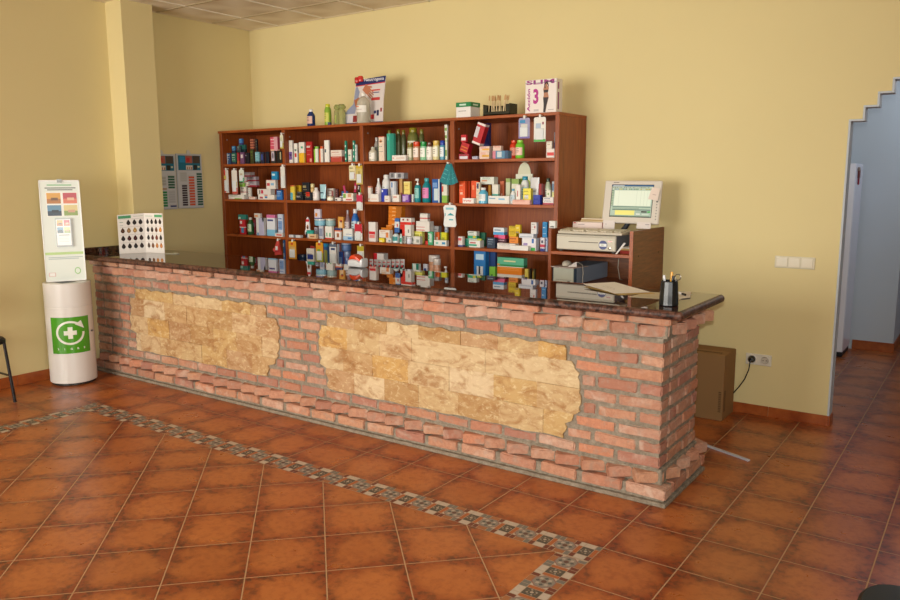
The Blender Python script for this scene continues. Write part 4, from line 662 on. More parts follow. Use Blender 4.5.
def stone(P):
    r=random.Random(int(-P[4][0]*100)); m=MB()
    rows=[(.235,.3735,1,2),(.3745,.516,3,4),(.517,.6565,5,6),(.6575,.738,7,7)]
    tc=['c0a276','c6a880','bc9a6e','b08c5e','ceb692','c29a5e','b4906a','c8ae86','be9c68']
    for ri,(z0,z1,ca,cb) in enumerate(rows):
        xl=min(P[ca][0],P[cb][0]);xrr=max(P[ca][1],P[cb][1]); x=xl; k=0
        while x<xrr-.02:
            l=r.uniform(.24,.31)
            if k==0: l=r.uniform(.06,.26)
            if x+l>xrr-.06: l=xrr-x
            col=r.choice(tc); nx=max(3,int(l/.018)); nz=max(3,int((z1-z0)/.018)); yo=YF-.003+r.uniform(-.004,.003)
            V=[];F=[]
            for i in range(nx+1):
                for j in range(nz+1):
                    px=x+.0004+(l-.0008)*i/nx; pz=z0+(z1-z0)*j/nz; c=min(8,max(0,int((pz-Z0)/PIT))); 
                    c=min(7,max(1,c)); lo,hi=P[c]
                    lo2,hi2=lo+.012*math.sin(pz*90+k),hi+.012*math.sin(pz*70+ri)
                    if k==0: px=max(px,lo2+.0005*i)
                    if x+l>=xrr-.001: px=min(px,hi2-.0005*(nx-i))
                    if ri==3 and j==nz: pz+=.008*math.sin(px*37)*abs(math.sin(px*11))
                    if ri==0 and j==0: pz-=.004*math.sin(px*23)
                    V.append((px,yo+r.uniform(-.0018,.0018)+(.001 if i in(0,nx) or j in(0,nz) else 0),pz))
            for i in range(nx):
                for j in range(nz):
                    a=i*(nz+1)+j; F.append((a,a+nz+1,a+nz+2,a+1))
            rim=[i*(nz+1) for i in range(nx+1)]+[nx*(nz+1)+j for j in range(1,nz+1)]+[i*(nz+1)+nz for i in range(nx-1,-1,-1)]+[j for j in range(nz-1,0,-1)]
            n0=len(V)
            for q in rim: V.append((V[q][0],YF+.016,V[q][2]))
            for q in range(len(rim)): F.append((rim[q],rim[(q+1)%len(rim)],n0+(q+1)%len(rim),n0+q))
            m.add(V,F,col); x+=l; k+=1
    return m
stone(P1).build('stone_panel','travertine',bc,smooth=True,label='left split-face golden travertine panel'); stone(P2).build('stone_panel','travertine',bc,smooth=True,label='right split-face golden travertine panel')
# granite worktop: polished flat top, honed rounded nose, three slabs, notched round the column
m=MB(); n=8; zt=.996; th=.043; yf,yb,xe=.455,1.127,.153; r=th/2
prof=[(yf+r-r*math.sin(math.pi*k/n),zt-r+r*math.cos(math.pi*k/n)) for k in range(n+1)]
for (xa,xb,y2) in((L+.001,-4.699,.878),(-4.699,-3.35,yb),(-3.3485,-1.5,yb),(-1.4985,xe-r,yb)):
    m.quad((xa,yf+r,zt),(xb,yf+r,zt),(xb,y2,zt),(xa,y2,zt),mi=0)
    m.quad((xa,yf+r,zt-th),(xb,yf+r,zt-th),(xb,y2,zt-th),(xa,y2,zt-th),mi=1)
    m.quad((xa,y2,zt-th),(xb,y2,zt-th),(xb,y2,zt),(xa,y2,zt),mi=1)
    for x in(xa,xb): m.quad((x,yf+r,zt-th),(x,y2,zt-th),(x,y2,zt),(x,yf+r,zt),mi=1)
    V=[];F=[];N=len(prof)
    for x in(xa,xb):
        for y,z in prof: V.append((x,y,z))
    for k in range(N-1): F.append((k,k+1,N+k+1,N+k))
    m.add(V,F,mi=1)
V=[];F=[]; path=[(xe-r,yf+r,-math.pi/2+math.pi/2*k/6) for k in range(0,7)]+[(xe-r,yb,0)]
ring=[(math.sin(math.pi*k/n)*r,zt-r+r*math.cos(math.pi*k/n)) for k in range(n+1)]
for px,py,a in path:
    for d,z in ring: V.append((px+d*math.cos(a),py+d*math.sin(a),z))
N=len(ring)
for i in range(len(path)-1):
    for k in range(N-1): F.append((i*N+k,i*N+k+1,(i+1)*N+k+1,(i+1)*N+k))
e=(len(path)-1)*N; F.append(tuple(e+k for k in range(N))); m.add(V,F,mi=1)
gt=m.build('granite_countertop',['granite','granite_edge'],smooth=True,origin=(-2.4,.79,.957)); tag(gt,'long polished dark red granite worktop with rounded edge on the brick counter','countertop')
u=MB(); u.box(L+.0005,L+.018,.47,.877,.9965,1.042,b=.002); u.build('upstand','granite',gt)
# ================================================================ BOOKCASE
ZT=2.060
bk_=empty('bookcase',(-3.09,2.19,0),'tall reddish cherry wood bookcase with four bays full of pharmacy products','bookcase')
def part(name,mat,par,*b,label=None,bev=.0015):
    m=MB(); m.box(*b,b=bev); return m.build(name,mat,par,label=label)
BX0,BX1,BY0,BY1=-4.905,-1.264,1.97,2.405
part('side_panel','cherry_upright',bk_,BX0,BX0+.038,BY0,BY1,0,ZT-.022)
part('side_panel','cherry_upright',bk_,BX1-.034,BX1,BY0,BY1,0,ZT-.022)
for x in(-4.025,-3.095,-2.175): part('divider','cherry_upright',bk_,x-.019,x+.019,BY0,BY1-.006,.08,ZT-.022)
part('top_board','cherry_shelf',bk_,BX0-.012,BX1+.0,BY0-.006,BY1,ZT-.0218,ZT)
part('back_panel','cherry_upright',bk_,BX0+.038,BX1-.034,BY1-.006,BY1,.08,ZT-.022)
part('plinth','cherry_shelf',bk_,BX0+.038,BX1-.034,BY0+.03,BY0+.05,0,.08)
bays=[(-4.867,-4.044),(-4.006,-3.114),(-3.076,-2.194),(-2.156,-1.298)]
for z in(1.747,1.415,1.078,.74,.102):
    for a,b in bays: part('shelf','cherry_shelf',bk_,a,b,BY0+.001,BY1-.006,z-.022,z)
for a,b in bays:
    for x,d in((a,1),(b,-1)):
        m=MB(); m.tube([(x,2.03,1.98),(x+.006*d,2.03,1.98)],.006,'8c8c8c',8); m.build('shelf_pin','satin',bk_)
# ================================================================ LOW CABINET
lc=empty('low_cabinet',(-.95,2.12,0),'low open dark walnut cabinet right of the bookcase holding the till equipment','cabinet')
CX0,CX1,CY0,CY1=-1.262,-.642,1.83,2.405
part('side_panel','cherry_upright',lc,CX0,CX0+.022,CY0,CY1,0,1.26,label='left side panel'); 
o=part('side_panel','dark_walnut',lc,CX1-.024,CX1,CY0+.001,CY1,0,1.26,label='right side panel'); 
part('edge_band','cherry_shelf',lc,CX1-.024,CX1,CY0-.001,CY0+.0008,0,1.26,bev=.0002)
for z in(1.103,.872,.5,.1): part('shelf','cherry_shelf',lc,CX0+.022,CX1-.024,CY0+.003,CY1-.006,z-.022,z)
part('back_panel','dark_walnut',lc,CX0+.022,CX1-.024,CY1-.006,CY1,.08,1.22)
for y in(1.93,2.30):
    m=MB(); m.tube([(CX1,y,1.09),(CX1+.0012,y,1.09)],.006,'2c1810',10); m.build('screw_cap','satin',lc)
# ================================================================ PRODUCTS
def rtok(m,tok,x0,x1,z0,z1,y,xside,y1):
    w=x1-x0;h=z1-z0; e=.0006
    if tok.startswith('LET:'):
        _,t,c=tok.split(':'); m.text(t,x0+w*.1,z0+h*.28,h*.45,y-e,c,w=w*.7,bold=.02); return
    k=tok[0]; a,c=tok[1:].split(':')
    if k=='T': f=float(a); m.rect(x0+e,z1-h*f,x1-e,z1-e,y-.0003,c); m.quad((xside,y+e,z1-h*f),(xside,y1-e,z1-h*f),(xside,y1-e,z1-e),(xside,y+e,z1-e),c)
    if k=='B': f=float(a); m.rect(x0+e,z0+e,x1-e,z0+h*f,y-.0003,c); m.quad((xside,y+e,z0+e),(xside,y1-e,z0+e),(xside,y1-e,z0+h*f),(xside,y+e,z0+h*f),c)
    if k=='L': f=float(a); m.rect(x0+e,z0+e,x0+w*f,z1-e,y-.0003,c)
    if k=='R':
        p=[float(q) for q in a.split(',')]; m.rect(x0+w*p[0],z0+h*p[1],x0+w*p[2],z0+h*p[3],y-.0006,c)
        if p[0]<=.01 and p[2]>=.99: m.quad((xside,y+e,z0+h*p[1]),(xside,y1-e,z0+h*p[1]),(xside,y1-e,z0+h*p[3]),(xside,y+e,z0+h*p[3]),c)
    if k=='M':
        r=random.Random(int(w*9999)+int(z0*999)); n=3 if h>w*.6 else 2
        for i in range(n):
            zz=z0+h*(.78-.2*i); a=x0+w*r.uniform(.08,.16); en=x0+w*r.uniform(.6,.9); t=min(.006,h*.08)*(1.4 if i==0 else .7)
            while a<en:
                b=min(en,a+r.uniform(.004,.014)); m.rect(a,zz,b,zz+t,y-.0006,c); a=b+.002
def carton(r,name='medicine_box',cat='box'):
    kind,key,x0,x1,y0,y1,z0,z1,c,c2,art,lab=r; m=MB()
    m.box(x0,x1,y0,y1,z0+.0003,z1,c,b=min(.0012,(z1-z0)*.08))
    # tuck flap seam on the narrow end
    xs=x1+.0003; dk=tuple(v*.55 for v in hx(c)[:3])+(1,)
    if z1-z0>y1-y0 : m.add([(x0+.001,y0+.004,z1+.0003),(x1-.001,y0+.004,z1+.0003),(x1-.001,y0+.005,z1+.0003),(x0+.001,y0+.005,z1+.0003)],[(0,1,2,3)],dk)
    m.add([(xs,y0+.004,z0+.001),(xs,y0+.005,z0+.001),(xs,y0+.005,z1-.001),(xs,y0+.004,z1-.001)],[(0,1,2,3)],dk)
    for t in (art.split(';') if art!='-' else []): rtok(m,t,x0,x1,z0,z1,y0,xs,y1)
    return tag(m.build(name,'carton'),lab,cat)
def rounded(r):
    kind,key,x0,x1,y0,y1,z0,z1,c,c2,art,lab=r; cx=(x0+x1)/2; cy=(y0+y1)/2; R=(x1-x0)/2; sy=min(1,(y1-y0)/(x1-x0)); h=z1-z0; z0+=.0003
    m=MB(); cap=MB()
    if kind=='jar':
        m.lathe(cx,cy,[(R*.9,z0),(R*.96,z0+h*.04),(R*.96,z0+h*.78),(R*.9,z0+h*.8)],c,24,1,sy); cap.lathe(cx,cy,[(R*.97,z0+h*.78),(R,z0+h*.8),(R,z0+h*.98),(R*.95,z1)],c2,24,1,sy)
        o=m.build('jar','plastic',smooth=True); cap.build('lid','plastic',o,smooth=True)
        lb=MB(); lb.lathe(cx,cy,[(R*.97,z0+h*.15),(R*.975,z0+h*.16),(R*.975,z0+h*.65),(R*.97,z0+h*.66)],tuple(min(1,v*1.25+.02) for v in hx(c)[:3])+(1,),24,1,sy); lb.build('label_band','carton',o,smooth=True)
        return tag(o,lab,'jar')
    if kind=='tube':
        hc=h*.13; V=[];F=[];n=16;N=7
        for i in range(N):
            t=i/(N-1); zz=z0+hc+(h-hc)*t
            for k in range(n):
                w=2*math.pi*k/n; V.append((cx+R*(.78+.2*t)*math.cos(w),cy+R*sy*(.9*(1-t)+.04)*math.sin(w),zz))
        for i in range(N-1):
            for k in range(n): F.append((i*n+k,i*n+(k+1)%n,(i+1)*n+(k+1)%n,(i+1)*n+k))
        F.append(tuple(range(n))[::-1]);F.append(tuple((N-1)*n+k for k in range(n))); m.add(V,F,c)
        m.rect(cx-R*.5,z0+h*.45,cx+R*.4,z0+h*.52,cy-R*sy*.75,c2)
        cap.lathe(cx,cy,[(R*.6,z0),(R*.66,z0+.002),(R*.66,z0+hc)],c2,20,1,min(1,sy*1.1)); o=m.build('cream_tube','plastic',smooth=True,origin=(cx,cy,z0)); cap.build('cap','plastic',o,smooth=True); return tag(o,lab,'tube')
    sq=c2 in('80711c','d84420','1f9444','5a3424','dcb858','2a44a8')
    if kind=='pump':
        zb=z0+h*.74; m.lathe(cx,cy,[(R*.92,z0),(R,z0+h*.03),(R,zb-h*.08),(R*.8,zb-h*.02),(R*.42,zb)],c,22,1,sy)
        cap.lathe(cx,cy,[(R*.45,zb),(R*.45,zb+h*.07),(R*.15,zb+h*.08),(R*.15,zb+h*.17)],c2,16); cap.box(cx-R*.75,cx+R*.35,cy-R*.22,cy+R*.22,zb+h*.17,z1,c2,b=.0015)
        o=m.build('pump_bottle','plastic',smooth=True); cap.build('pump','plastic',o,smooth=True)
    else:
        ch=.14 if not sq else .24; zc=z1-h*ch
        if sq: m.lathe(cx,cy,[(R*.93,z0),(R*.98,z0+h*.03),(R*.98,zc-h*.03),(R*.85,zc)],c,4*6,1,sy); cr=.86
        elif 'nozzle' in lab or 'tapered' in lab: m.lathe(cx,cy,[(R*.92,z0),(R,z0+h*.03),(R,z0+h*.55),(R*.7,z0+h*.66),(R*.3,zc)],c,22,1,sy); cr=.32
        elif 'broad' in lab or 'olive' in lab or 'round shouldered' in lab or 'lime' in lab: m.lathe(cx,cy,[(R*.92,z0),(R,z0+h*.03),(R,zc-h*.14),(R*.85,zc-h*.06),(R*.62,zc)],c,22,1,sy); cr=.66
        else: m.lathe(cx,cy,[(R*.92,z0),(R,z0+h*.03),(R,z0+h*.62),(R*.9,z0+h*.70),(R*.5,zc-h*.03),(R*.46,zc)],c,22,1,sy); cr=.52
        cap.lathe(cx,cy,[(R*cr,zc),(R*cr*1.03,zc+h*.01),(R*cr*1.03,z1-h*.02),(R*cr*.92,z1)],c2,20,1,sy)
        o=m.build('bottle','plastic',smooth=True); cap.build('cap','plastic',o,smooth=True)
    if art.startswith('label:'):
        lb=MB(); n=12; V=[];F=[]; c3=art[6:12]; ta,tb=.18,(.60 if not sq else .66); rr=R*1.012
        for k in range(n+1):
            w=-math.pi/2-1.0+2.0*k/n
            for t in(ta,tb): V.append((cx+rr*math.cos(w),cy+rr*sy*math.sin(w)-.0006,z0+h*t))
        for k in range(n): F.append((2*k,2*k+2,2*k+3,2*k+1))
        lb.add(V,F,c3); yy=cy-rr*sy-.0012
        for q in(.52,.42,.34): lb.rect(cx-R*.35,z0+h*q,cx+R*.3,z0+h*(q+.025),yy,'6a6a62')
        lb.build('label','carton',o)
    return tag(o,lab,'bottle')
def special(r):
    kind,key,x0,x1,y0,y1,z0,z1,c,c2,art,lab=r; m=MB(); cx=(x0+x1)/2; w=x1-x0; h=z1-z0
    if kind=='wedge':
        a=math.radians(20); cz=(z0+z1)/2; s=Matrix.Translation((cx,0,cz))@Matrix.Rotation(a,4,'Y')@Matrix.Translation((-cx,0,-cz)); m.T=s
        ww,hh=w*.42,h*.43; m.box(cx-ww*.75,cx+ww*.75,y0,y1,cz-hh,cz+hh,c,b=.001)
        for t in art.split(';'): rtok(m,t,cx-ww*.75,cx+ww*.75,cz-hh,cz+hh,y0,cx+ww*.75+.0003,y1)
        m.T=Matrix.Identity(4); o=m.build('medicine_box','carton'); return tag(o,lab,'box')
    if kind=='card':
        z0+=.0003; m.box(x0,x1,y0,y0+.012,z0,z0+h*.72,c,b=.001)
        pl=[(x0+w*.12,z0+h*.71)]+[(x0+w*.5+w*.38*math.cos(math.pi-k*math.pi/10),z0+h*.71+h*.29*math.sin(k*math.pi/10)) for k in range(11)]
        m.prism([p for i,p in enumerate(pl) if i!=1],y0+.003,y0+.009,'d4d4b8')
        m.flat([(x0+w*(.55+.4*math.cos(q*.628)*(1 if q%2 else .8)),z0+h*(.38+.26*math.sin(q*.628))) for q in range(10)],y0-.0006,c2)
        m.flat([(x0+w*(.35+.16*math.cos(q*.628)),z0+h*(.5+.12*math.sin(q*.628))) for q in range(10)],y0-.0009,'a4c050')
        o=m.build('display_card','carton'); return tag(o,lab,'card')
    if kind=='doll':
        z0+=.0003; pl=[(cx+w*.5*math.cos(a)*(1.0 if math.sin(a)<0 else .62),z0+h*.42+h*(.58 if math.sin(a)>0 else .415)*math.sin(a)) for a in [2*math.pi*k/24 for k in range(24)]]
        m.prism(pl,y0,y0+.012,c); m.flat([(cx-w*.3,z0+h*.78),(cx+w*.3,z0+h*.78),(cx+w*.26,z0+h*.9),(cx-w*.26,z0+h*.9)],y0-.0005,c2)
        m.flat([(cx+w*.2*math.cos(a),z0+h*.52+h*.11*math.sin(a)) for a in [2*math.pi*k/14 for k in range(14)]],y0-.0007,'a87860')
        m.flat([(cx+w*.12*math.cos(a),z0+h*.5+h*.06*math.sin(a)) for a in [2*math.pi*k/14 for k in range(14)]],y0-.0011,'4c3430')
        m.rect(cx-w*.34,z0+h*.03,cx-w*.04,z0+h*.28,y0-.0007,'1c2430')
        o=m.build('display_pack','carton'); return tag(o,lab,'pack')
    if kind=='holder':
        z0+=.0003
        m.box(x0,x1,y0,y1,z0,z0+h*.5,c,b=.001); m.box(x0,x1,y1-.004,y1,z0,z1,'1c6ca8',b=.001); m.box(x0,x1,y0-.002,y0,z0+h*.38,z0+h*.5,c2,b=.0005)
        m.add([(x1,y0,z0+h*.5),(x1,y1,z0+h*.5),(x1,y1,z1*1.0),(x1-.002,y0,z0+h*.5),(x1-.002,y1,z0+h*.5),(x1-.002,y1,z1)],[(0,1,2),(3,5,4),(0,2,5,3)],'14508c')
        o=m.build('comb_display','carton'); return tag(o,lab,'display')
for line in TABLE.strip().splitlines():
    r=line.split('|'); r=[r[0],r[1]]+[float(x) for x in r[2:8]]+r[8:]
    if r[0]=='box':
        if 'carton' not in r[11]: pass
        carton(r)
    elif r[0] in('bottle','jar','tube','pump'): rounded(r)
    else: special(r)
# comb packs standing in the blue display
for (x,c,lab) in((-3.345,'b8406c','long grey tweezer pack leaning at the left of the blue comb display, second bay'),(-3.285,'c22c5c','crimson comb standing in the blue display box, second bay'),(-3.245,'24282c','black comb standing in the blue display box, second bay'),(-3.215,'6cc044','lime green comb standing in the blue display box, second bay')):
    m=MB(); zb=1.4153 if x<-3.34 else 1.485; m.T=Matrix.Translation((x,2.09,zb))@Matrix.Rotation(math.radians(-14 if x<-3.3 else 8),4,'Y')
    if x<-3.34: m.T=Matrix.Translation((x,2.05,1.4155))@Matrix.Rotation(math.radians(-14),4,'Y')
    m.box(-.011,.011,-.004,.004,.003,.135 if x<-3.34 else .085,c,b=.002)
    m.box(-.007,.007,-.0055,.0055,.03,.06,'c8b8c0',b=.001); m.T=Matrix.Identity(4)
    tag(m.build('comb','plastic'),lab,'comb')
# eight grey tubes in a row
g8=MB(); proto=None
for i in range(8):
    x=-3.035+i*.048; z1=.93+.006*max(0,i-2); 
    if proto is None:
        m=MB(); cx,cy,z0=x,2.0,.7403; R=.021; h=.19; V=[];F=[];n=14;N=6
        for a in range(N):
            t=a/(N-1)
            for k in range(n):
                w=2*math.pi*k/n; V.append((cx+R*(.8+.2*t)*math.cos(w),cy+R*(.9*(1-t)+.05)*math.sin(w),z0+.03+(h-.03)*t))
        for a in range(N-1):
            for k in range(n): F.append((a*n+k,a*n+(k+1)%n,(a+1)*n+(k+1)%n,(a+1)*n+k))
        F.append(tuple(range(n))[::-1]);F.append(tuple((N-1)*n+k for k in range(n))); m.add(V,F,'b4b0b0')
        m.flat([(cx-.016,z0+.11),(cx+.017,z0+.13),(cx+.017,z0+.15),(cx-.016,z0+.13)],cy-.0115,'3c3838'); m.rect(cx-.006,z0+.13,cx+.008,z0+.145,cy-.012,'c03038'); m.rect(cx-.014,z0+.165,cx+.014,z0+.172,cy-.0085,'c03038')
        proto=m.build('cream_tube','plastic',smooth=True,origin=(cx,cy,z0)); cp=MB(); cp.lathe(cx,cy,[(R*.6,z0),(R*.66,z0+.002),(R*.66,z0+.031)],'e0dcd8',16); pc=cp.build('cap','plastic',proto,smooth=True)
        o=proto
    else:
        o=proto.copy(); COL.objects.link(o); o.location=(x,2.0+.002*(i%2),.7403); o.rotation_euler.z=.12*(i-3)*.3
        c_=pc.copy(); COL.objects.link(c_); c_.parent=o; o.scale.z=1+.02*max(0,i-2)
    tag(o,'grey and white tube in the row of eight standing, bottom shelf, third bay','tube','row of eight grey tubes')
# ================================================================ HANGING PACKS
def pack(x0,x1,z0,z1,c,art,lab,shape='card',zs=None,y=1.938,inside=False):
    """x0..x1 wide, z0 bottom, z1 clip; hangs from a white clip on the shelf edge"""
    m=MB(); w=x1-x0; cx=(x0+x1)/2; zt=z1-.022; h=zt-z0; d=.010
    if shape=='card':
        m.prism([(x0,z0),(x1,z0),(x1,zt-.008),(x1-.008,zt),(x0+.008,zt),(x0,zt-.008)],y,y+.003,c)
        for t in (art.split(';') if art else []): rtok(m,t,x0,x1,z0,zt,y,x1+.0003,y+.003)
        b=MB(); b.box(x0+w*.15,x1-w*.15,y-.009,y-.0008,z0+h*.08,z0+h*.55,'d8dcdc',b=.003)
    elif shape=='pouch':
        m.add([(cx-.012,y,zt),(cx+.012,y,zt),(cx+.012,y+.006,zt),(cx-.012,y+.006,zt),(x0+w*.12,y-.012,z0+h*.45),(x1-w*.25,y-.012,z0+h*.45),(x1-w*.25,y+.014,z0+h*.45),(x0+w*.12,y+.014,z0+h*.45),(x0+w*.1,y-.006,z0),(x1-.002,y-.006,z0+.01),(x1-.002,y+.01,z0+.01),(x0+w*.1,y+.01,z0)],[(0,1,5,4),(3,2,6,7),(1,2,6,5),(0,3,7,4),(4,5,9,8),(7,6,10,11),(5,6,10,9),(4,7,11,8),(0,1,2,3),(8,9,10,11)],c)
        m.rect(cx-w*.2,z0+h*.3,cx+w*.1,z0+h*.62,y-.0135,'dcd8dc'); m.rect(cx-w*.2,z0+h*.22,cx+w*.22,z0+h*.36,y-.0138,'b03038')
        b=MB(); b.lathe(0,0,[(.001,-.006),(.014,-.004),(.018,.0),(.014,.004),(.001,.006)],c,14); b.v=[(a+x0+w*.12,q_-0+y-.014,e+z0+h*.36) for a,e,q_ in b.v]
    elif shape=='shirt':
        pl=[(x0+w*.1,z0),(x1-w*.1,z0),(x1-w*.03,z0+h*.1),(x1-w*.1,z0+h*.5),(x1-w*.02,zt-h*.12),(x1-w*.12,zt-h*.02),(cx+w*.15,zt),(cx-w*.15,zt),(x0+w*.12,zt-h*.02),(x0+w*.02,zt-h*.12),(x0+w*.1,z0+h*.5),(x0+w*.03,z0+h*.1)]
        m.prism(pl,y,y+.006,c); 
        m.flat([(x0+w*.3,z0+h*.52),(x1-w*.15,z0+h*.52),(cx+w*.05,z0+h*.64)],y-.0005,'2c98a4'); m.rect(x0+w*.2,z0+h*.78,x1-w*.2,z0+h*.88,y-.0005,'88c0cc'); m.rect(x0+w*.45,z0+h*.3,x1-w*.25,z0+h*.36,y-.0005,'5cb0b8');m.rect(x0+w*.14,z0+h*.5,x0+w*.2,z0+h*.62,y-.0005,'5cb0b8')
        b=None
    elif shape=='fan':
        for k in range(5):
            m.T=Matrix.Translation((cx+w*.1,y+.002*k-.008,zt))@Matrix.Rotation(math.radians(24-11*k),4,'Y'); 
            m.prism([(-.022,0),(.022,0),(.03,-h*.95),(-.03,-h*.95)],0,.0015,('1a7c84','22888c','17747c','1f848a','156c74')[k])
            for q in range(3): m.rect(-.02,-h*(.3+.2*q),.015,-h*(.27+.2*q),-.0005,'58b0ac')
        m.T=Matrix.Identity(4); b=None
    o=m.build('hanging_pack','carton'); tag(o,lab,'pack')
    if b: b.build('blister','carton',o)
    c_=MB(); c_.box(cx-.008,cx+.008,y-.004,y+.006,zt-.006,z1-.004,'e4e2dc',b=.002); c_.box(cx-.006,cx+.006,y,1.9695,z1-.016,z1-.007,'dcdad4',b=.002); c_.build('clip','plastic',o)
    return o
pack(-4.032,-3.992,1.875,2.018,'d8d4bc','B.4:d0c040;R.2,.5,.6,.8:b8c0a8','white and yellow pack hanging at the first divider, top of leftmost bay')
pack(-4.822,-4.760,1.476,1.715,'d8cfc8','L.35:c83c30;R.0,.6,.5,.75:c8b850;R.45,.05,.95,.35:b4b4b8','red and white pack hanging leftmost below the top shelf, leftmost bay')
pack(-4.71,-4.635,1.470,1.712,'dcd4ca','R.1,.3,.5,.5:c8b020;R.55,.3,.9,.5:c8b020;B.25:c85040','white pack with two yellow squares hanging in the leftmost bay')
pack(-4.603,-4.536,1.578,1.715,'d4d8c8','B.35:48a070;R.2,.5,.7,.7:b8a890','white and green pack hanging third from the left, leftmost bay')
pack(-4.04,-3.985,1.525,1.738,'dcd8d0','R.2,.3,.6,.5:a8a8a4','long white pack hanging at the first divider below the top shelf')
pack(-4.158,-4.06,.909,1.069,'c84a44','','red and white teddy shaped pouch hanging over the bottom shelf, leftmost bay','pouch')
pack(-3.21,-3.137,1.592,1.738,'dccfa0','R.45,.1,.9,.45:c86470;M:706848','cream pack with pink print hanging left of the golden one, second divider')
pack(-3.132,-3.062,1.558,1.735,'c8b468','R.3,.1,.6,.7:a09050;T.15:c8a830','golden pack hanging right of the cream one, second divider')
pack(-3.134,-3.068,1.343,1.496,'e0dcd4','T.5:c02c50;R.1,.05,.4,.45:707068','crimson and white pack hanging at the second divider below the second shelf')
pack(-3.162,-3.078,1.088,1.252,'dedad2','T.55:c02838;R.1,.2,.35,.55:808080','red topped white pack hanging in front of the third shelf, second divider')
pack(-3.968,-3.872,.887,1.070,'d8982c','R.15,.2,.85,.7:c8a468;R.3,.8,.6,.9:c04028','orange pack with round pale blister hanging leftmost over the second bay bottom shelf')
pack(-3.624,-3.538,.881,1.075,'dc9c28','B.45:a8b048;R.2,.4,.6,.65:6a9838;R.3,.85,.7,.95:b84030','orange and green pack hanging in the middle of the second bay')
pack(-3.46,-3.380,.862,1.070,'dcdad8','T.15:606c80;R.2,.7,.8,.8:384470;R.3,.3,.7,.5:d88070','white pack with pink picture hanging right of the orange and green one')
pack(-3.138,-3.064,.935,1.066,'e0dcc8','T.4:b8a42c;R.2,.1,.6,.5:383430','yellow topped pack with black picture hanging above the orange and silver dispenser')
pack(-2.275,-2.115,1.548,1.733,'1a7c84','','fan of teal sachets hanging at the third divider','fan')
pack(-2.24,-2.113,1.234,1.425,'e4e6e4','','white shirt shaped card with turquoise print hanging at the third divider','shirt')
pack(-1.572,-1.482,1.885,2.050,'9c98b8','R.1,.75,.6,.9:3888b8;R.2,.15,.8,.7:c8c8c0;B.1:8070b0','lilac blister pack hanging from the top of the rightmost bay')
pack(-1.448,-1.355,1.858,2.050,'e2e0d8','B.1:48b048;R.15,.12,.6,.75:a8b8cc;R.7,.7,.85,.8:905060','white blister pack with green foot hanging from the top of the rightmost bay')

# ================================================================ ON TOP OF THE BOOKCASE
Z=ZT+.0004
def simple(kind,x0,x1,y0,y1,z1,c,c2,art,lab,z0=Z): 
    r=[kind,'t',x0,x1,y0,y1,z0-.0003,z1,c,c2,art,lab]
    return carton(r) if kind=='box' else rounded(r)
simple('bottle',-3.80,-3.725,2.03,2.10,2.212,'1c3468','e0dedc','label:d8b0a0','navy blue bottle with white cap and orange label on top of the bookcase')
simple('bottle',-3.583,-3.523,2.03,2.09,2.245,'86ac38','c4c428','label:c8c850','lime green bottle with yellow cap on top of the bookcase')
m=MB(); cv=MB()
for cx,rr in((-3.46,.024),(-3.403,.032)):
    m.lathe(cx,2.075,[(rr*.95,Z),(rr,Z+.01),(rr,Z+.12),(rr*.8,Z+.13)],'c8cc94',18); m.v=m.v
    cv.lathe(cx,2.075,[(rr*.6,Z+.1305),(rr*1.05,Z+.145),(rr*1.1,Z+.16),(rr*.7,Z+.176)],'b8c084',18)
o=m.build('glass_jar','clear_plastic',smooth=True); tag(o,'pair of joined pale green clear flasks on top of the bookcase','flask'); cv.build('stopper','clear_plastic',o,smooth=True)
lb=MB(); lb.box(-3.462,-3.448,2.0495,2.0505,Z+.02,Z+.085,'9cac50',b=.0002); lb.build('label','carton',o)
simple('jar',-3.505,-3.474,1.995,2.026,2.085,'1c2c58','24305c','-','tiny navy pot beside the pale green flasks on top of the bookcase')
# large easel display with dark header
m=MB(); y=2.10; X0,X1=-3.425,-2.955; za,zb=Z,2.45
def N(u,v): return (X0+(X1-X0)*u,za+(zb-za)*v)
pl=[N(0,0),N(.97,0),N(.965,.5),N(1,1),N(.30,.955),N(.255,.45),N(.02,.24)]
m.T=Matrix.Translation((0,y,za))@Matrix.Rotation(math.radians(-5),4,'X')@Matrix.Translation((0,-y,-za))
m.prism(pl,y,y+.006,'d4ccc8')
m.flat([N(.30,.84),N(.985,.875),N(1,1),N(.30,.955)],y-.0006,'1c2c64'); m.flat([N(.30,.82),N(.984,.855),N(.985,.875),N(.30,.84)],y-.0007,'c02430')
m.flat([N(0,0),N(.97,0),N(.97,.045),N(0,.045)],y-.0006,'243c74')
m.flat([N(.02,.24),N(.3,.24),N(.40,.7),N(.34,.82),N(.30,.80),N(.255,.45)],y-.0005,'8c94ac')
m.text('Neutrogena',X0+.50*(X1-X0),za+.895*(zb-za),.034,y-.0012,'e8e4e8',w=.215,bold=.01)
def hand(px,pz,s,a,c):
    T0=m.T.copy(); m.T=T0@Matrix.Translation((px,0,pz))@Matrix.Rotation(a,4,'Y')
    m.flat([(-.028*s,0),(.028*s,0),(.034*s,-.055*s),(.02*s,-.075*s),(-.022*s,-.072*s),(-.032*s,-.05*s)],y-.0008,c)
    for i,(fx,ln) in enumerate(((-.022,.05),(-.008,.062),(.007,.06),(.021,.048))):
        m.flat([(fx*s-.006*s,-.066*s),(fx*s+.006*s,-.066*s),(fx*s*1.25+.004*s,(-.066-ln)*s),(fx*s*1.25-.004*s,(-.066-ln)*s)],y-.0009,c)
    m.flat([(.026*s,-.02*s),(.05*s,-.06*s),(.044*s,-.075*s),(.028*s,-.052*s)],y-.0009,c); m.T=T0
hand(*N(.5,.80),1.05,math.radians(-52),'b87454'); hand(*N(.33,.56),1.05,math.radians(-22),'a8643f')
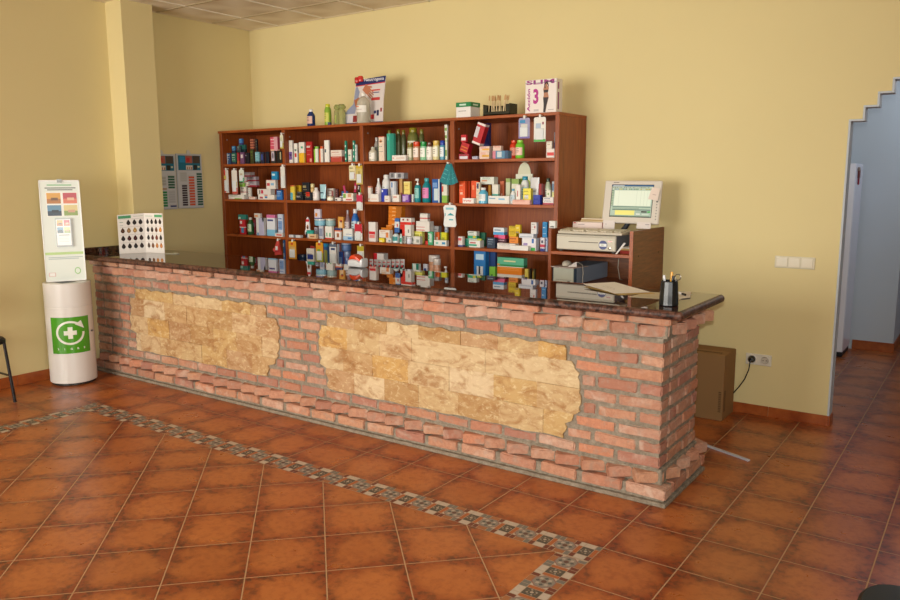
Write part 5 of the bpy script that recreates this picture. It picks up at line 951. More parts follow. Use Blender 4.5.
for (u,v,w,h_,c) in((.66,.70,.22,.03,'c83c38'),(.70,.655,.16,.02,'484c78'),(.68,.5,.2,.06,'c03838'),(.82,.17,.05,.12,'2c2c50'),(.9,.25,.04,.08,'8c2030'),(.66,.1,.1,.1,'b83030'),(.75,.22,.06,.06,'3a4068')):
    m.flat([N(u,v),N(u+w,v),N(u+w,v+h_),N(u,v+h_)],y-.0008,c)
for i,(u,c) in enumerate(((.03,'c8c4cc'),(.15,'d0ccd4'),(.26,'8c2c2c'))): m.flat([N(u,.06),N(u+.1,.06),N(u+.1,.2),N(u,.2)],y-.0008,c)
m.T=Matrix.Identity(4)
o=m.build('display_card','carton'); tag(o,'tall shaped advertising card with dark blue header and printed hands on top of the bookcase','display card')
b=MB(); b.lathe(-3.262,2.12,[(.018,2.405),(.021,2.41),(.021,2.445),(.015,2.455)],'b82828',16); b.lathe(-3.222,2.12,[(.022,2.415),(.024,2.42),(.024,2.452),(.018,2.462)],'c83430',16); b.build('dummy_cap','plastic',o,smooth=True,label='two red round caps on the header')
b=MB(); b.add([(-3.2,2.1068,Z),(-3.2,2.22,Z),(-3.2,2.125,Z+.22),(-3.19,2.1068,Z),(-3.19,2.22,Z),(-3.19,2.125,Z+.22)],[(0,1,2),(3,5,4),(0,1,4,3),(1,2,5,4)],'b8a888'); b.build('easel','cardboard',o)
# big clear bottle in front of it
m=MB(); cx,cy,R=-3.12,2.035,.058
m.lathe(cx,cy,[(R*.9,Z),(R,Z+.01),(R,Z+.15),(R*.85,Z+.185),(R*.4,Z+.215),(R*.28,Z+.22)],'e0dccc',26); o=m.build('bottle','clear_plastic',smooth=True); tag(o,'large clear round bottle with white cap in front of the advertising card','bottle')
c_=MB(); c_.lathe(cx,cy,[(R*.3,Z+.2205),(R*.32,Z+.222),(R*.32,Z+.245),(R*.28,Z+.248)],'ece8e0',18); c_.build('cap','plastic',o,smooth=True)
lb=MB(); V=[];F=[]
for k in range(13):
    w=-math.pi/2-1.1+2.2*k/12
    for zz in(Z+.09,Z+.145): V.append((cx+(R+.0008)*math.cos(w),cy+(R+.0008)*math.sin(w),zz))
for k in range(12): F.append((2*k,2*k+2,2*k+3,2*k+1))
lb.add(V,F,'e4e0d8'); lb.rect(cx-.03,Z+.132,cx+.0,Z+.14,cy-R-.0015,'d06040'); lb.rect(cx-.03,Z+.11,cx+.03,Z+.114,cy-R-.0015,'a09890'); lb.build('label','carton',o)
# green lidded carton
m=MB(); m.box(-2.152,-2.02,1.99,2.12,Z,Z+.078,'e4e0dc'); o=m.build('medicine_box','carton'); tag(o,'square white carton with green lid on top of the bookcase','box')
l_=MB(); l_.box(-2.1535,-2.0185,1.9885,2.1215,Z+.0785,Z+.112,'1f8048'); l_.rect(-2.12,Z+.088,-2.06,Z+.1,1.9878,'c8e0d0'); l_.quad((-2.0178,2.02,Z+.088),(-2.0178,2.09,Z+.088),(-2.0178,2.09,Z+.1),(-2.0178,2.02,Z+.1),'c8e0d0'); l_.build('lid','carton',o)
m_=MB(); m_.rect(-2.13,Z+.045,-2.06,Z+.05,1.9895,'909090'); m_.build('print','carton',o)
# black tray of brushes
m=MB(); x0,x1,y0,y1=-1.915,-1.685,2.0,2.11
m.box(x0,x1,y0,y1,Z,Z+.012,'1c1f16'); m.box(x0,x1,y0,y0+.004,Z,Z+.03,'1c1f16',b=.001)
for xa,xb in((x0,x0+.004),(x1-.004,x1)): m.box(xa,xb,y0,y1,Z,Z+.085,'20241a',b=.001)
m.box(x0,x1,y1-.004,y1,Z,Z+.08,'1c1f16',b=.001); m.box(x0+.004,x0+.035,y0,y0+.004,Z+.03,Z+.075,'1c2018',b=.001); m.box(x1-.035,x1-.004,y0,y0+.004,Z+.03,Z+.08,'1c2018',b=.001)
o=m.build('display_tray','plastic'); tag(o,'black display tray holding wooden sticks on top of the bookcase','tray')
pr2=None; rs=random.Random(5)
for i in range(16):
    x=-1.885+.0108*i+rs.uniform(-.003,.003); a=rs.uniform(-.18,.18); b_=rs.uniform(-.05,.08)
    if pr2 is None:
        m=MB(); m.tube([(0,0,0),(0,0,.10)],.0035,'dcc498',8); m.tube([(0,0,.10),(0,0,.108),(0,0,.13),(0,0,.138)],[.0035,.005,.0045,.002],'c49a68',8); pr2=m.build('wooden_stick','satin',smooth=True,origin=(0,0,0)); o=pr2
    else: o=pr2.copy(); COL.objects.link(o)
    o.location=(x,2.05+.02*(i%3-1),Z+.0135); o.rotation_euler=(b_,a,0); tag(o,'thin pale wooden stick upright in the black tray','stick','wooden sticks in the black tray')
# SLIM carton
m=MB(); x0,x1,y0,y1,z0,z1=-1.553,-1.305,1.995,2.085,Z,Z+.232; w=x1-x0;h=z1-z0
m.box(x0,x1,y0,y1,z0,z1,'e6ddd6'); y=y0-.0006
m.text('SLIM',x0+w*.03,z0+h*.86,h*.13,y,'98307c',w=w*.9,bold=.03); m.text('3',x0+w*.26,z0+h*.28,h*.45,y,'b02c84',w=w*.17,bold=.04)
m.text('Acción',x0+w*.16,z0+h*.06,.024,y,'a83488',w=h*.68,vert=True,bold=.03); m.rect(x0,z0+h*.90,x1,z0+h*.912,y-.0004,'606878')
fg=[(.60,.02),(.66,.02),(.70,.22),(.73,.34),(.76,.46),(.74,.56),(.72,.62),(.76,.70),(.75,.78),(.71,.80),(.72,.86),(.69,.9),(.65,.88),(.63,.82),(.60,.78),(.58,.68),(.60,.60),(.60,.52),(.58,.44),(.60,.25)]
m.flat([(x0+w*a,z0+h*b) for a,b in fg],y,'b07a5c'); m.flat([(x0+w*a,z0+h*b) for a,b in((.59,.02),(.66,.02),(.69,.2),(.74,.4),(.75,.46),(.58,.46),(.60,.25))],y-.0003,'2c2428'); m.flat([(x0+w*a,z0+h*b) for a,b in((.60,.6),(.735,.6),(.75,.68),(.60,.68))],y-.0003,'2c2428'); m.flat([(x0+w*a,z0+h*b) for a,b in((.62,.74),(.66,.72),(.64,.82),(.68,.87),(.73,.82),(.74,.74),(.76,.8),(.72,.93),(.66,.92),(.61,.84))],y-.0005,'3c2420')
m.rect(x0+w*.28,z0+h*.06,x0+w*.44,z0+h*.12,y,'c0b8b4'); m.rect(x0+w*.74,z0+h*.08,x0+w*.92,z0+h*.10,y,'b0a8a8')
for zz,l in((.1,.5),(.7,.2)): m.quad((x1+.0006,y0+.02,z0+h*zz),(x1+.0006,y0+.04,z0+h*zz),(x1+.0006,y0+.04,z0+h*(zz+l)),(x1+.0006,y0+.02,z0+h*(zz+l)),'98407c')
o=m.build('medicine_box','carton'); tag(o,'large white carton with magenta SLIM lettering and number 3 on the bookcase','box')

# ================================================================ TILL EQUIPMENT
ZS=1.1034
m=MB(); m.box(-1.215,-.775,1.865,2.26,ZS+.012,ZS+.118,'b8b0a0',b=.004); m.box(-1.212,-.778,1.860,1.868,ZS+.016,ZS+.104,'cfc8b8',b=.003); m.box(-1.12,-.90,1.857,1.8605,ZS+.066,ZS+.071,'6c665c',b=.0003)
m.quad((-.7745,1.872,ZS+.014),(-.7745,2.258,ZS+.014),(-.7745,2.258,ZS+.116),(-.7745,1.872,ZS+.116),'6e727c')
o=m.build('cash_drawer','satin'); tag(o,'beige cash drawer with grey side standing in the upper shelf of the low cabinet','cash drawer')
for x in(-1.19,-.80):
    f=MB(); f.lathe(x,1.885,[(.012,ZS),(.014,ZS+.002),(.012,ZS+.0118)],'484440',12); f.build('foot','satin',o)
for x in(-1.19,-.80):
    f=MB(); f.lathe(x,2.24,[(.012,ZS),(.014,ZS+.002),(.012,ZS+.0118)],'484440',12); f.build('foot','satin',o)
def disc(m,x,z,r,y,c,n=20): m.flat([(x+r*math.cos(2*math.pi*k/n),z+r*math.sin(2*math.pi*k/n)) for k in range(n)],y,c)
s_=MB(); disc(s_,-.865,ZS+.055,.031,1.8590,'4c5484'); s_.rect(-.891,ZS+.045,-.839,ZS+.064,1.8586,'e4e4e4'); s_.rect(-.88,ZS+.052,-.86,ZS+.058,1.8583,'a0b098'); s_.build('sticker','carton',o,label='round blue and white sticker')
s_=MB(); s_.T=Matrix.Translation((-.815,1.8595,ZS+.035))@Matrix.Rotation(math.pi/2,4,'X'); s_.lathe(0,0,[(.010,0),(.010,.004),(.006,.005)],'a09890',16); s_.T=Matrix.Identity(4); s_.rect(-.83,ZS+.078,-.80,ZS+.084,1.8588,'907070'); s_.build('lock','metal',o,smooth=True)
# keyboard
m=MB(); kz=ZS+.1188; m.T=Matrix.Translation((-.965,1.93,kz))@Matrix.Rotation(math.radians(5),4,'X')@Matrix.Rotation(math.radians(1),4,'Z')
m.T=Matrix.Translation((-.965,1.925,kz+.0085))@Matrix.Rotation(math.radians(4),4,'X')
m.box(-.235,.235,-.075,.085,0,.018,'cbc2b0',b=.004); o=m.build('keyboard','satin'); tag(o,'beige computer keyboard lying on the cash drawer','keyboard'); kp=MB(); kp.T=m.T
for r_ in range(5):
    for c_ in range(22):
        if r_==0 and c_%5==4: continue
        xa=-.225+.0204*c_; kp.box(xa,xa+.0175,-.062+.026*r_,-.040+.026*r_,.0181,.026,'d8d0be' if 3<c_<17 else 'c4bca8',b=.002)
kp.build('keys','satin',o)
# monitor
mz=1.295; m=MB(); m.T=Matrix.Translation((-.783,2.10,mz))@Matrix.Rotation(math.radians(-10),4,'X')@Matrix.Rotation(math.radians(2),4,'Z'); T=m.T.copy()
m.box(-.203,.203,0,.022,0,.296,'d4ccc0',b=.006); m.box(-.17,.17,.022,.05,.03,.26,'c0b8aa',b=.012)
rot=MB(); o=m.build('monitor','satin'); tag(o,'flat beige computer monitor showing a till program, standing on the cash drawer','monitor')
sc=MB(); sc.T=T; sc.rect(-.150,.042,.150,.268,-.0006,'14181c'); a0,a1,b0,b1=-.146,.146,.046,.264
def U(u0,v0,u1,v1,c,k=1): sc.rect(a0+(a1-a0)*u0,b0+(b1-b0)*v0,a0+(a1-a0)*u1,b0+(b1-b0)*v1,-.0010-.0002*k,c)
U(0,0,1,1,'a8beb0'); U(0,.955,1,1,'3c6490',2); U(.02,.965,.3,.985,'d0d8d8',3); U(0,.90,1,.95,'b8c4b4',2)
rs=random.Random(9)
for i in range(24): U(.02+.04*i,.85,.045+.04*i,.89,rs.choice(['5c8c68','b0a848','8098b0','c0c8b8','708870']),2)
for i in range(20): U(.02+.045*i,.91,.05+.045*i,.935,rs.choice(['6c7c74','98a8a0']),3)
U(.07,.34,.97,.83,'dce8d8',2)
for u in(.18,.62,.72,.80,.88): U(u,.34,u+.004,.83,'b4c4b4',3)
U(.0,.34,.05,.84,'7c9484',2)
for i in range(9): U(.01,.36+.052*i,.04,.385+.052*i,'b8c8a8',3)
U(.05,.30,.98,.325,'5c7c70',2); U(.05,.25,.7,.28,'88a090',2); U(.05,.205,.98,.235,'50706a',2)
U(.12,.05,.60,.2,'e4e080',2); U(.62,.05,.98,.19,'9cb4a8',2); U(.76,.14,.90,.185,'1c2420',3); U(.91,.14,.98,.185,'30a040',3); U(.64,.07,.74,.11,'d8e0d8',3); U(.78,.06,.95,.1,'c0d0c4',3); U(.0,.0,.98,.035,'708878',3)
sc.build('screen','screen',o)
b=MB(); b.T=T
b.T=T
for i in range(6): b.box(.178,.184,-.002,.0,.03+.020*i,.036+.020*i,'2c2824',b=.001)
b.box(.176,.186,-.002,.0,.148,.158,'181614',b=.001); b.rect(-.14,.280,-.10,.284,-.0006,'706860'); b.build('buttons','satin',o)
b=MB(); b.tube([(-.80,2.15,1.345),(-.815,2.155,1.29),(-.845,2.13,1.232)],[.016,.016,.02],'2c3036',10); b.build('stand_neck','satin',o,smooth=True)
b=MB(); b.lathe(-.875,2.12,[(.09,ZS+.1184),(.092,ZS+.121),(.085,ZS+.13),(.03,ZS+.136)],'383c40',24,1,.9); b.build('stand_foot','satin',o,smooth=True)
def paper(name,pts,c,lab,cat='paper',th=.0008,marks=(),mat='paper'):
    m=MB(); P=[Vector(p) for p in pts]; n=(P[1]-P[0]).cross(P[2]-P[0]).normalized()*th
    V=[tuple(p) for p in P]+[tuple(p+n) for p in P]; k=len(P)
    m.add(V,[tuple(range(k))[::-1],tuple(range(k,2*k))]+[(i,(i+1)%k,k+(i+1)%k,k+i) for i in range(k)],c)
    for u0,v0,u1,v1,cc in marks:
        a,bv,dv=P[0],P[1]-P[0],P[3]-P[0]; q=n*1.25
        m.add([tuple(a+bv*u+dv*v+q) for u,v in((u0,v0),(u1,v0),(u1,v1),(u0,v1))],[(0,1,2,3)],cc)
    return tag(m.build(name,mat),lab,cat)
yb=2.098
paper('paper_note',[(-.975,yb-.012,1.245),(-.885,yb-.012,1.240),(-.885,yb-.004,1.312),(-.973,yb-.004,1.312)],'dcd4d0','white slip hanging from the lower left edge of the monitor',marks=((.2,.6,.5,.66,'a8a0a8'),))
paper('paper_note',[(-.725,yb-.012,1.2625),(-.625,yb-.012,1.2625),(-.625,yb-.004,1.306),(-.723,yb-.004,1.306)],'dcd4d0','white slip hanging from the lower right edge of the monitor',marks=((.6,.6,.9,.7,'908890'),))
paper('paper_note',[(-.66,yb+.018,1.462),(-.595,yb+.018,1.452),(-.583,yb+.034,1.532),(-.64,yb+.032,1.542)],'e4d4c8','pinkish slip stuck on the right edge of the monitor frame',marks=((.3,.4,.7,.45,'c0a8a0'),))
# stack behind the keyboard
m=MB(); m.T=Matrix.Translation((-1.085,2.12,ZS+.1184))@Matrix.Rotation(math.radians(3),4,'Z'); m.box(-.11,.11,-.05,.08,0,.075,'d4c8bc',b=.002)
m.rect(-.108,.002,.108,.073,-.0505,'dcc8c0'); m.rect(-.105,.064,-.085,.072,-.051,'c04040'); m.rect(-.07,.056,-.02,.060,-.051,'8c7c7c'); m.quad((.1105,-.048,.002),(.1105,.078,.002),(.1105,.078,.073),(.1105,-.048,.073),'b05850')
o=m.build('form_box','carton'); tag(o,'white and pink carton of forms behind the keyboard','box')
m=MB(); m.T=Matrix.Translation((-1.06,2.14,ZS+.1184+.0756))@Matrix.Rotation(math.radians(-4),4,'Z')
for i,c in enumerate(('cdb894','b89c70','dcd0b8')): m.box(-.09+.004*i,.10-.005*i,-.04,.06,.0085*i,.008+.0085*i,c,b=.001)
o=m.build('paper_stack','paper'); tag(o,'small stack of tan booklets on the pink carton of forms','booklets')
# papers to the right of the cash drawer
m=MB(); m.box(-.760,-.672,1.90,2.2,ZS,ZS+.022,'8c3028',b=.002); m.box(-.757,-.674,1.905,2.19,ZS+.0225,ZS+.036,'b09060',b=.002); m.box(-.762,-.67,1.90,2.2,ZS+.0365,ZS+.042,'d8d4cc',b=.001)
o=m.build('book_stack','paper'); tag(o,'red and tan books stacked beside the cash drawer','books')
paper('paper_sheet',[(-.772,1.853,ZS+.001),(-.760,1.853,ZS+.001),(-.70,1.853,ZS+.075),(-.715,1.853,ZS+.078)],'d8d4d0','curled white sheet standing between cash drawer and cabinet side')
# desktop computer on the lower shelf
m=MB(); zc=.8724; m.box(-1.232,-1.055,1.865,2.385,zc+.004,zc+.118,'8c98a8',b=.004); m.box(-1.232,-1.075,1.852,1.866,zc+.006,zc+.116,'b8b8a8',b=.004); m.box(-1.074,-1.055,1.854,1.866,zc+.006,zc+.116,'182838',b=.003); m.box(-1.236,-1.2325,1.852,1.87,zc+.006,zc+.116,'1c3c50',b=.001)
m.box(-1.21,-1.09,1.8505,1.8522,zc+.03,zc+.033,'8c8c80',b=.0003); m.box(-1.12,-1.10,1.8505,1.8522,zc+.018,zc+.024,'504c44',b=.0003)
for x in(-1.215,-1.075):
    for y in(1.88,2.35): m.box(x-.01,x+.01,y-.01,y+.01,zc,zc+.0045,'202020',b=.001)
o=m.build('desktop_computer','satin'); tag(o,'grey desktop computer with beige front on the lower cabinet shelf','computer')
zz=zc+.1186
m=MB(); m.T=Matrix.Translation((-1.16,1.92,zz))@Matrix.Rotation(math.radians(-8),4,'Z'); m.box(-.068,.12,-.10,.09,0,.006,'b8a8a0',b=.001); o=m.build('mouse_pad','satin'); tag(o,'thin pale mouse pad lying on the desktop computer','mouse pad')
m=MB(); V=[];F=[]; cx,cy=-1.165,1.93; n=16
prof=[(1,0),(1.02,.3),(.92,.62),(.65,.88),(.25,1.0)]
m.lathe(cx,cy,[(.030*r_,zz+.0068+.034*t) for r_,t in prof],'c0b8a8',n,1,1.55); o=m.build('computer_mouse','satin',smooth=True); tag(o,'beige computer mouse resting on the mouse pad','mouse')
m=MB(); b_=MB(); 
m.tube([(-1.14,1.975,zz+.02),(-1.09,1.96,zz+.028),(-1.045,1.93,zz+.015),(-1.025,1.90,zz-.03),(-1.02,1.885,zz-.08),(-1.02,1.885,zc+.003)],.0025,'b0a898',8); tag(m.build('mouse_cable','satin',smooth=True),'thin pale cable drooping over the side of the desktop computer','cable')
paper('paper_note',[(-1.115,1.84,zz+.0068),(-1.06,1.87,zz+.0068),(-1.075,1.90,zz+.040),(-1.10,1.90,zz+.012)],'e4dcd8','folded white slip on the mouse pad beside the mouse')
m=MB(); m.tube([(-.90,2.30,zc+.002),(-.90,2.25,zc+.01),(-.905,2.22,zc+.10),(-.91,2.25,zc+.20)],.003,'b0a898',8); tag(m.build('power_cable','satin',smooth=True),'thin pale cable hanging at the back of the lower cabinet shelf','cable')

# ================================================================ ON THE WORKTOP
ZC=.9964
m=MB(); TD=Matrix.Translation((-2.322,1.03,ZC))@Matrix.Diagonal((.78,.85,.93,1))@Matrix.Translation((2.3165,-1.03,-ZC)); m.T=TD
def hull(sec,c):   # list of (x, ylo,yhi, zlo,zhi) sections with rounded-rectangle ring
    V=[];F=[]; n=12
    for x,ya,yb2,za2,zb2 in sec:
        for k in range(n):
            w=2*math.pi*k/n; cc,ss=math.cos(w),math.sin(w); q=lambda t:math.copysign(abs(t)**.55,t)
            V.append((x,(ya+yb2)/2+(yb2-ya)/2*q(cc),(za2+zb2)/2+(zb2-za2)/2*q(ss)))
    for i in range(len(sec)-1):
        for k in range(n): F.append((i*n+k,i*n+(k+1)%n,(i+1)*n+(k+1)%n,(i+1)*n+k))
    F.append(tuple(range(n))[::-1]);F.append(tuple((len(sec)-1)*n+k for k in range(n))); return V,F
V,F=hull([(-2.405,1.0,1.06,ZC+.004,ZC+.04),(-2.39,.985,1.075,ZC,ZC+.058),(-2.34,.98,1.08,ZC,ZC+.064),(-2.29,.98,1.08,ZC,ZC+.060),(-2.262,.985,1.075,ZC,ZC+.045),(-2.245,.985,1.075,ZC,ZC+.07),(-2.232,.99,1.07,ZC+.002,ZC+.072),(-2.228,1.0,1.06,ZC+.01,ZC+.06)],'b8b8b8'); m.add(V,F,'c4c4c6')
o=m.build('tape_dispenser','plastic',smooth=True); tag(o,'silver tape dispenser with orange top on the worktop','tape dispenser')
m=MB(); m.T=TD; V,F=hull([(-2.398,1.005,1.055,ZC+.045,ZC+.062),(-2.37,.99,1.07,ZC+.055,ZC+.088),(-2.335,.988,1.072,ZC+.058,ZC+.098),(-2.30,.99,1.07,ZC+.055,ZC+.088),(-2.27,.998,1.062,ZC+.045,ZC+.064),(-2.25,1.01,1.05,ZC+.045,ZC+.054)],'c83818'); m.add(V,F,'cc3c18'); m.build('orange_cover','plastic',o,smooth=True)
# hair colour chart
m=MB(); A=(-4.615,.67);Bv=(-4.545,.872);Cc=(-4.36,.918); zt2=1.338-.012
hc=empty('hair_colour_chart',(-4.5,.82,ZC),'open white booklet chart of hair colour swatches standing on the worktop','colour chart')
def chartpage(A,B_,h0,h1,cols,hdr,first):
    ax=Vector((B_[0]-A[0],B_[1]-A[1],0)); W=ax.length; ux=ax.normalized(); nrm=Vector((ux.y,-ux.x,0))
    if nrm.dot(Vector((6,-4,0)))<0: nrm=-nrm
    m=MB()
    def P(u,v,o_=.0): 
        p=Vector((A[0],A[1],ZC))+ux*(u*W)+Vector((0,0,v*(h0+(h1-h0)*u)))+nrm*o_; return tuple(p)
    V=[P(0,0),P(1,0),P(1,1),P(0,1),P(0,0,-.003),P(1,0,-.003),P(1,1,-.003),P(0,1,-.003)]
    m.add(V,[(0,1,2,3),(7,6,5,4),(0,4,5,1),(1,5,6,2),(2,6,7,3),(3,7,4,0)],'e6e0da')
    def Q(u0,v0,u1,v1,c,o_=.0006): m.add([P(u0,v0,o_),P(u1,v0,o_),P(u1,v1,o_),P(u0,v1,o_)],[(0,1,2,3)],c)
    for a in hdr: Q(*a)
    for r_ in range(4):
        Q(.06,.875-.2*r_-.0,.96,.882-.2*r_,'b8b0ac')
        for c_ in range(4):
            col=cols[r_][c_]
            if not col: Q(.07,.80,.2,.815,'88a090');Q(.07,.72,.2,.73,'88a090');continue
            u=.17+.225*c_; v=.785-.2*r_; n=16; rx,rz=.075,.058
            pl=[]
            for k in range(n):
                w=2*math.pi*k/n; s=math.sin(w); pl.append(P(u+rx*math.cos(w)*(1 if s<0 else (1-.55*s)),v+rz*s*(1 if s<0 else 1.35),.0012))
            m.add(pl,[tuple(range(n))],col)
            m.add([P(u+rx*.35*math.cos(2*math.pi*k/8),v-.005+rz*.35*math.sin(2*math.pi*k/8),.0016) for k in range(8)],[tuple(range(8))],tuple(min(1,q*1.8+.01) for q in hx(col)[:3])+(1,))
            Q(u-.03,v-.085,u+.03,v-.078,'a8a4a0')
    return m
K='1c1412';D='2c1814';R_='3c1410'
m=chartpage(A,Bv,.318,.33,[[None,K,K,K],['4c2c18','8c6c44','a88448','241410'],[K,R_,R_,D],[K,K,'201c20','2c2020']],[(.03,.9,.5,.975,'4c9468'),(.6,.935,.95,.945,'98a89c')],1); m.build('page','carton',hc,label='left page of swatches')
m=chartpage(Bv,Cc,.33,.33,[[K,K,'201410','2c1c14'],[K,'2c1810','5c3418','c07c30'],[K,'481810','6c2c14',K],['4c3c34','6c4428','b87838','b8743c']],[(.55,.9,.97,.965,'58a070'),(.05,.92,.45,.935,'90b09c')],0); m.build('page','carton',hc,label='right page of swatches')
m=MB(); m.tube([(-4.33,.90,ZC+.003),(-4.27,.905,ZC+.003),(-4.22,.925,ZC+.003),(-4.21,.95,ZC+.003),(-4.24,.965,ZC+.003),(-4.29,.955,ZC+.003)],.003,'a8a48c',8); tag(m.build('cord','satin',smooth=True),'short pale cord curled on the worktop beside the swatch chart','cord')
# papers
paper('paper_sheet',[(-.585,.985,ZC+.002),(-.30,.80,ZC+.0015),(-.155,.945,ZC+.0015),(-.40,1.11,ZC+.012)],'c8a868','tan sheet lowest under the papers left of the pen cup',marks=())
paper('paper_sheet',[(-.60,1.0,ZC+.0145),(-.33,.82,ZC+.004),(-.185,.955,ZC+.006),(-.46,1.12,ZC+.022)],'f0ece4','large off-white sheet on top of the papers left of the pen cup',marks=((.3,.3,.7,.31,'b0a898'),(.3,.4,.6,.41,'b0a898')))
paper('paper_sheet',[(-.235,.775,ZC+.0005),(.02,.80,ZC+.0005),(.01,1.04,ZC+.0005),(-.20,1.0,ZC+.0005)],'d0c4a8','cream sheet lying partly behind the pen cup',marks=((.1,.2,.5,.22,'a89c88'),))
paper('paper_sheet',[(-.03,.76,ZC+.003),(.045,.90,ZC+.003),(-.02,1.11,ZC+.003),(-.16,1.02,ZC+.003)],'ddd6c8','small white sheet on the cream one right of the pen cup',marks=((.3,.3,.6,.33,'504c48'),))
m=MB(); m.tube([(-.075,1.03,ZC+.010),(-.02,.97,ZC+.010)],.0055,'d8d8dc',8); m.tube([(-.0199,.9699,ZC+.010),(.005,.942,ZC+.010)],.006,'181818',8); tag(m.build('marker_pen','plastic',smooth=True),'white pen with black cap lying on the papers at the right end','pen')
# pen cup
cx,cy=.03,.625; m=MB()
def pc(r,z): return (r,ZC+z)
m.lathe(cx,cy,[pc(.043,0),pc(.046,.004),pc(.044,.05),pc(.040,.115),pc(.038,.12),pc(.035,.118),pc(.036,.02),pc(.005,.018)],'101418',14); o=m.build('pen_cup','plastic'); tag(o,'black faceted pen cup near the right end of the worktop','pen cup')
for k,(dx,dy,a,b_,c,l,lab) in enumerate(((-.018,.0,-8,3,'c8c8cc',.125,'silver topped pen standing in the black cup'),(.0,.005,2,-4,'d8981c',.14,'yellow orange highlighter standing in the black cup'),(.012,-.01,8,2,'202428',.125,'black pen standing in the black cup'))):
    m=MB(); m.T=Matrix.Translation((cx+dx*.5,cy+dy,ZC+.021))@Matrix.Rotation(math.radians(a),4,'Y')@Matrix.Rotation(math.radians(b_),4,'X'); m.tube([(0,0,0),(0,0,l-.02),(0,0,l-.019),(0,0,l)],[.0055,.0055,.007,.006],c,10); tag(m.build('pen','plastic',smooth=True),lab,'pen')
m=MB(); R2=.014; m.T=Matrix.Translation((cx+.038,cy+.004,ZC+.138)); m.tube([(R2*math.cos(2*math.pi*k/16),0,R2*math.sin(2*math.pi*k/16)) for k in range(17)],.0022,'787068',8); m.T=Matrix.Identity(4); m.tube([(cx+.030,cy+.004,ZC+.127),(cx+.015,cy,ZC+.03)],.003,'9c9c9c',8); tag(m.build('scissors','metal',smooth=True),'scissors standing in the black cup, ring handle up','scissors')
# ================================================================ COLLECTION BIN
bx,by,BR=-4.685,.245,.172
bin_=empty('collection_bin',(bx,by,0),'white round recycling bin with green square emblem and tall poster board beside the counter','recycling bin')
fd=math.atan2(-.47,.88)     # direction the emblem faces
m=MB(); m.lathe(bx,by,[(BR-.012,.004),(BR-.012,.02)],'303030',48); m.lathe(bx,by,[(BR-.003,.021),(BR,.024),(BR,.246),(BR-.002,.248),(BR-.002,.250),(BR,.252),(BR,.622),(BR-.002,.624),(BR-.002,.626),(BR,.628),(BR,.806),(BR-.004,.81),(BR-.02,.811)],'e0deda',64)
m.build('bin_body','plastic',bin_,smooth=True)
def cyl(s,z,o_=.001): a=fd+s/BR; return (bx+(BR+o_)*math.cos(a),by+(BR+o_)*math.sin(a),z)
def cgrid(m,s0,s1,z0,z1,c,o_=.001,n=16):
    V=[];F=[]
    for k in range(n+1):
        s=s0+(s1-s0)*k/n; V+=[cyl(s,z0,o_),cyl(s,z1,o_)]
    for k in range(n): F.append((2*k,2*k+2,2*k+3,2*k+1))
    m.add(V,F,c)
m=MB(); S0,S1,z0,z1=-.152,.146,.262,.548; cgrid(m,S0,S1,z0,z1,'4c9c24'); 
cz=.425; cs=-.004; r0,r1=.078,.094; n=40; a0,a1=math.radians(52),math.radians(362)
V=[];F=[]
for k in range(n+1):
    a=a0+(a1-a0)*k/n
    V+=[cyl(cs+r0*math.cos(a)*1.12,cz+r0*math.sin(a),.0018),cyl(cs+r1*math.cos(a)*1.12,cz+r1*math.sin(a),.0018)]
for k in range(n): F.append((2*k,2*k+2,2*k+3,2*k+1))
m.add(V,F,'e8ecdf')
ah=[(.036,.066),(.082,.094),(.104,.028)]; NN=8; V=[];F=[];ix={}
for i in range(NN+1):
    for j in range(NN+1-i):
        u,v=i/NN,j/NN; p=[ah[0][k]*(1-u-v)+ah[1][k]*u+ah[2][k]*v for k in(0,1)]; ix[i,j]=len(V); V.append(cyl(cs+p[0],cz+p[1],.0022))
for i in range(NN):
    for j in range(NN-i):
        F.append((ix[i,j],ix[i+1,j],ix[i,j+1]))
        if i+j<NN-1: F.append((ix[i+1,j],ix[i+1,j+1],ix[i,j+1]))
m.add(V,F,'e8ecdf')
t=.017; l=.046
for s0,s1,a,b in((-l,l,-t,t),(-t,t,-l,l)): cgrid(m,cs+s0,cs+s1,cz+a,cz+b,'e8ecdf',.0018,6)
tm=MB(); x=-.1
for ch in 'SIGRE':
    t_=MB(); t_.text(ch,0,0,.015,0,'e8ecdf',bold=.03); w=max(v[0] for v in t_.v); m.add([cyl(x-w/2+v[0]*1.1,.292+v[2],.0022) for v in t_.v],t_.f,'e8ecdf'); x+=.048
m.build('emblem','plastic',bin_,label='green square with white arrow ring, cross and small lettering')
m=MB(); p=cyl(.176,.418,.0); q=cyl(.176,.418,.012); m.tube([p,q],.008,'6c6c6c',12); m.build('lock','metal',bin_,smooth=True)
m=MB()
V=[];F=[]; a=math.radians(0)
m.box(bx-.07,bx+.10,by-.09,by+.02,.8112,.8135,'505456',b=.001); m.build('slot','satin',bin_)
# poster board
ux=Vector((-math.sin(fd),math.cos(fd),0)); nz=Vector((math.cos(fd),math.sin(fd),0)); org=Vector((bx,by,.815))+nz*.02+ux*.0
lean=.03
def PB(u,v,o_=0): return tuple(org+ux*(u-.5)*.285+Vector((0,0,v*.785))-nz*(lean*v*1.6)+nz*o_)
m=MB(); V=[PB(0,0),PB(1,0),PB(1,1),PB(0,1),PB(0,0,-.006),PB(1,0,-.006),PB(1,1,-.006),PB(0,1,-.006)]
m.add(V,[(0,1,2,3),(7,6,5,4),(0,4,5,1),(1,5,6,2),(2,6,7,3),(3,7,4,0)],'dce4dc')
def Q(u0,v0,u1,v1,c,o_=.001): m.add([PB(u0,v0,o_),PB(u1,v0,o_),PB(u1,v1,o_),PB(u0,v1,o_)],[(0,1,2,3)],c)
Q(.2,.945,.8,.958,'8cbc90');Q(.14,.918,.9,.928,'686c68');Q(.2,.900,.82,.910,'686c68')
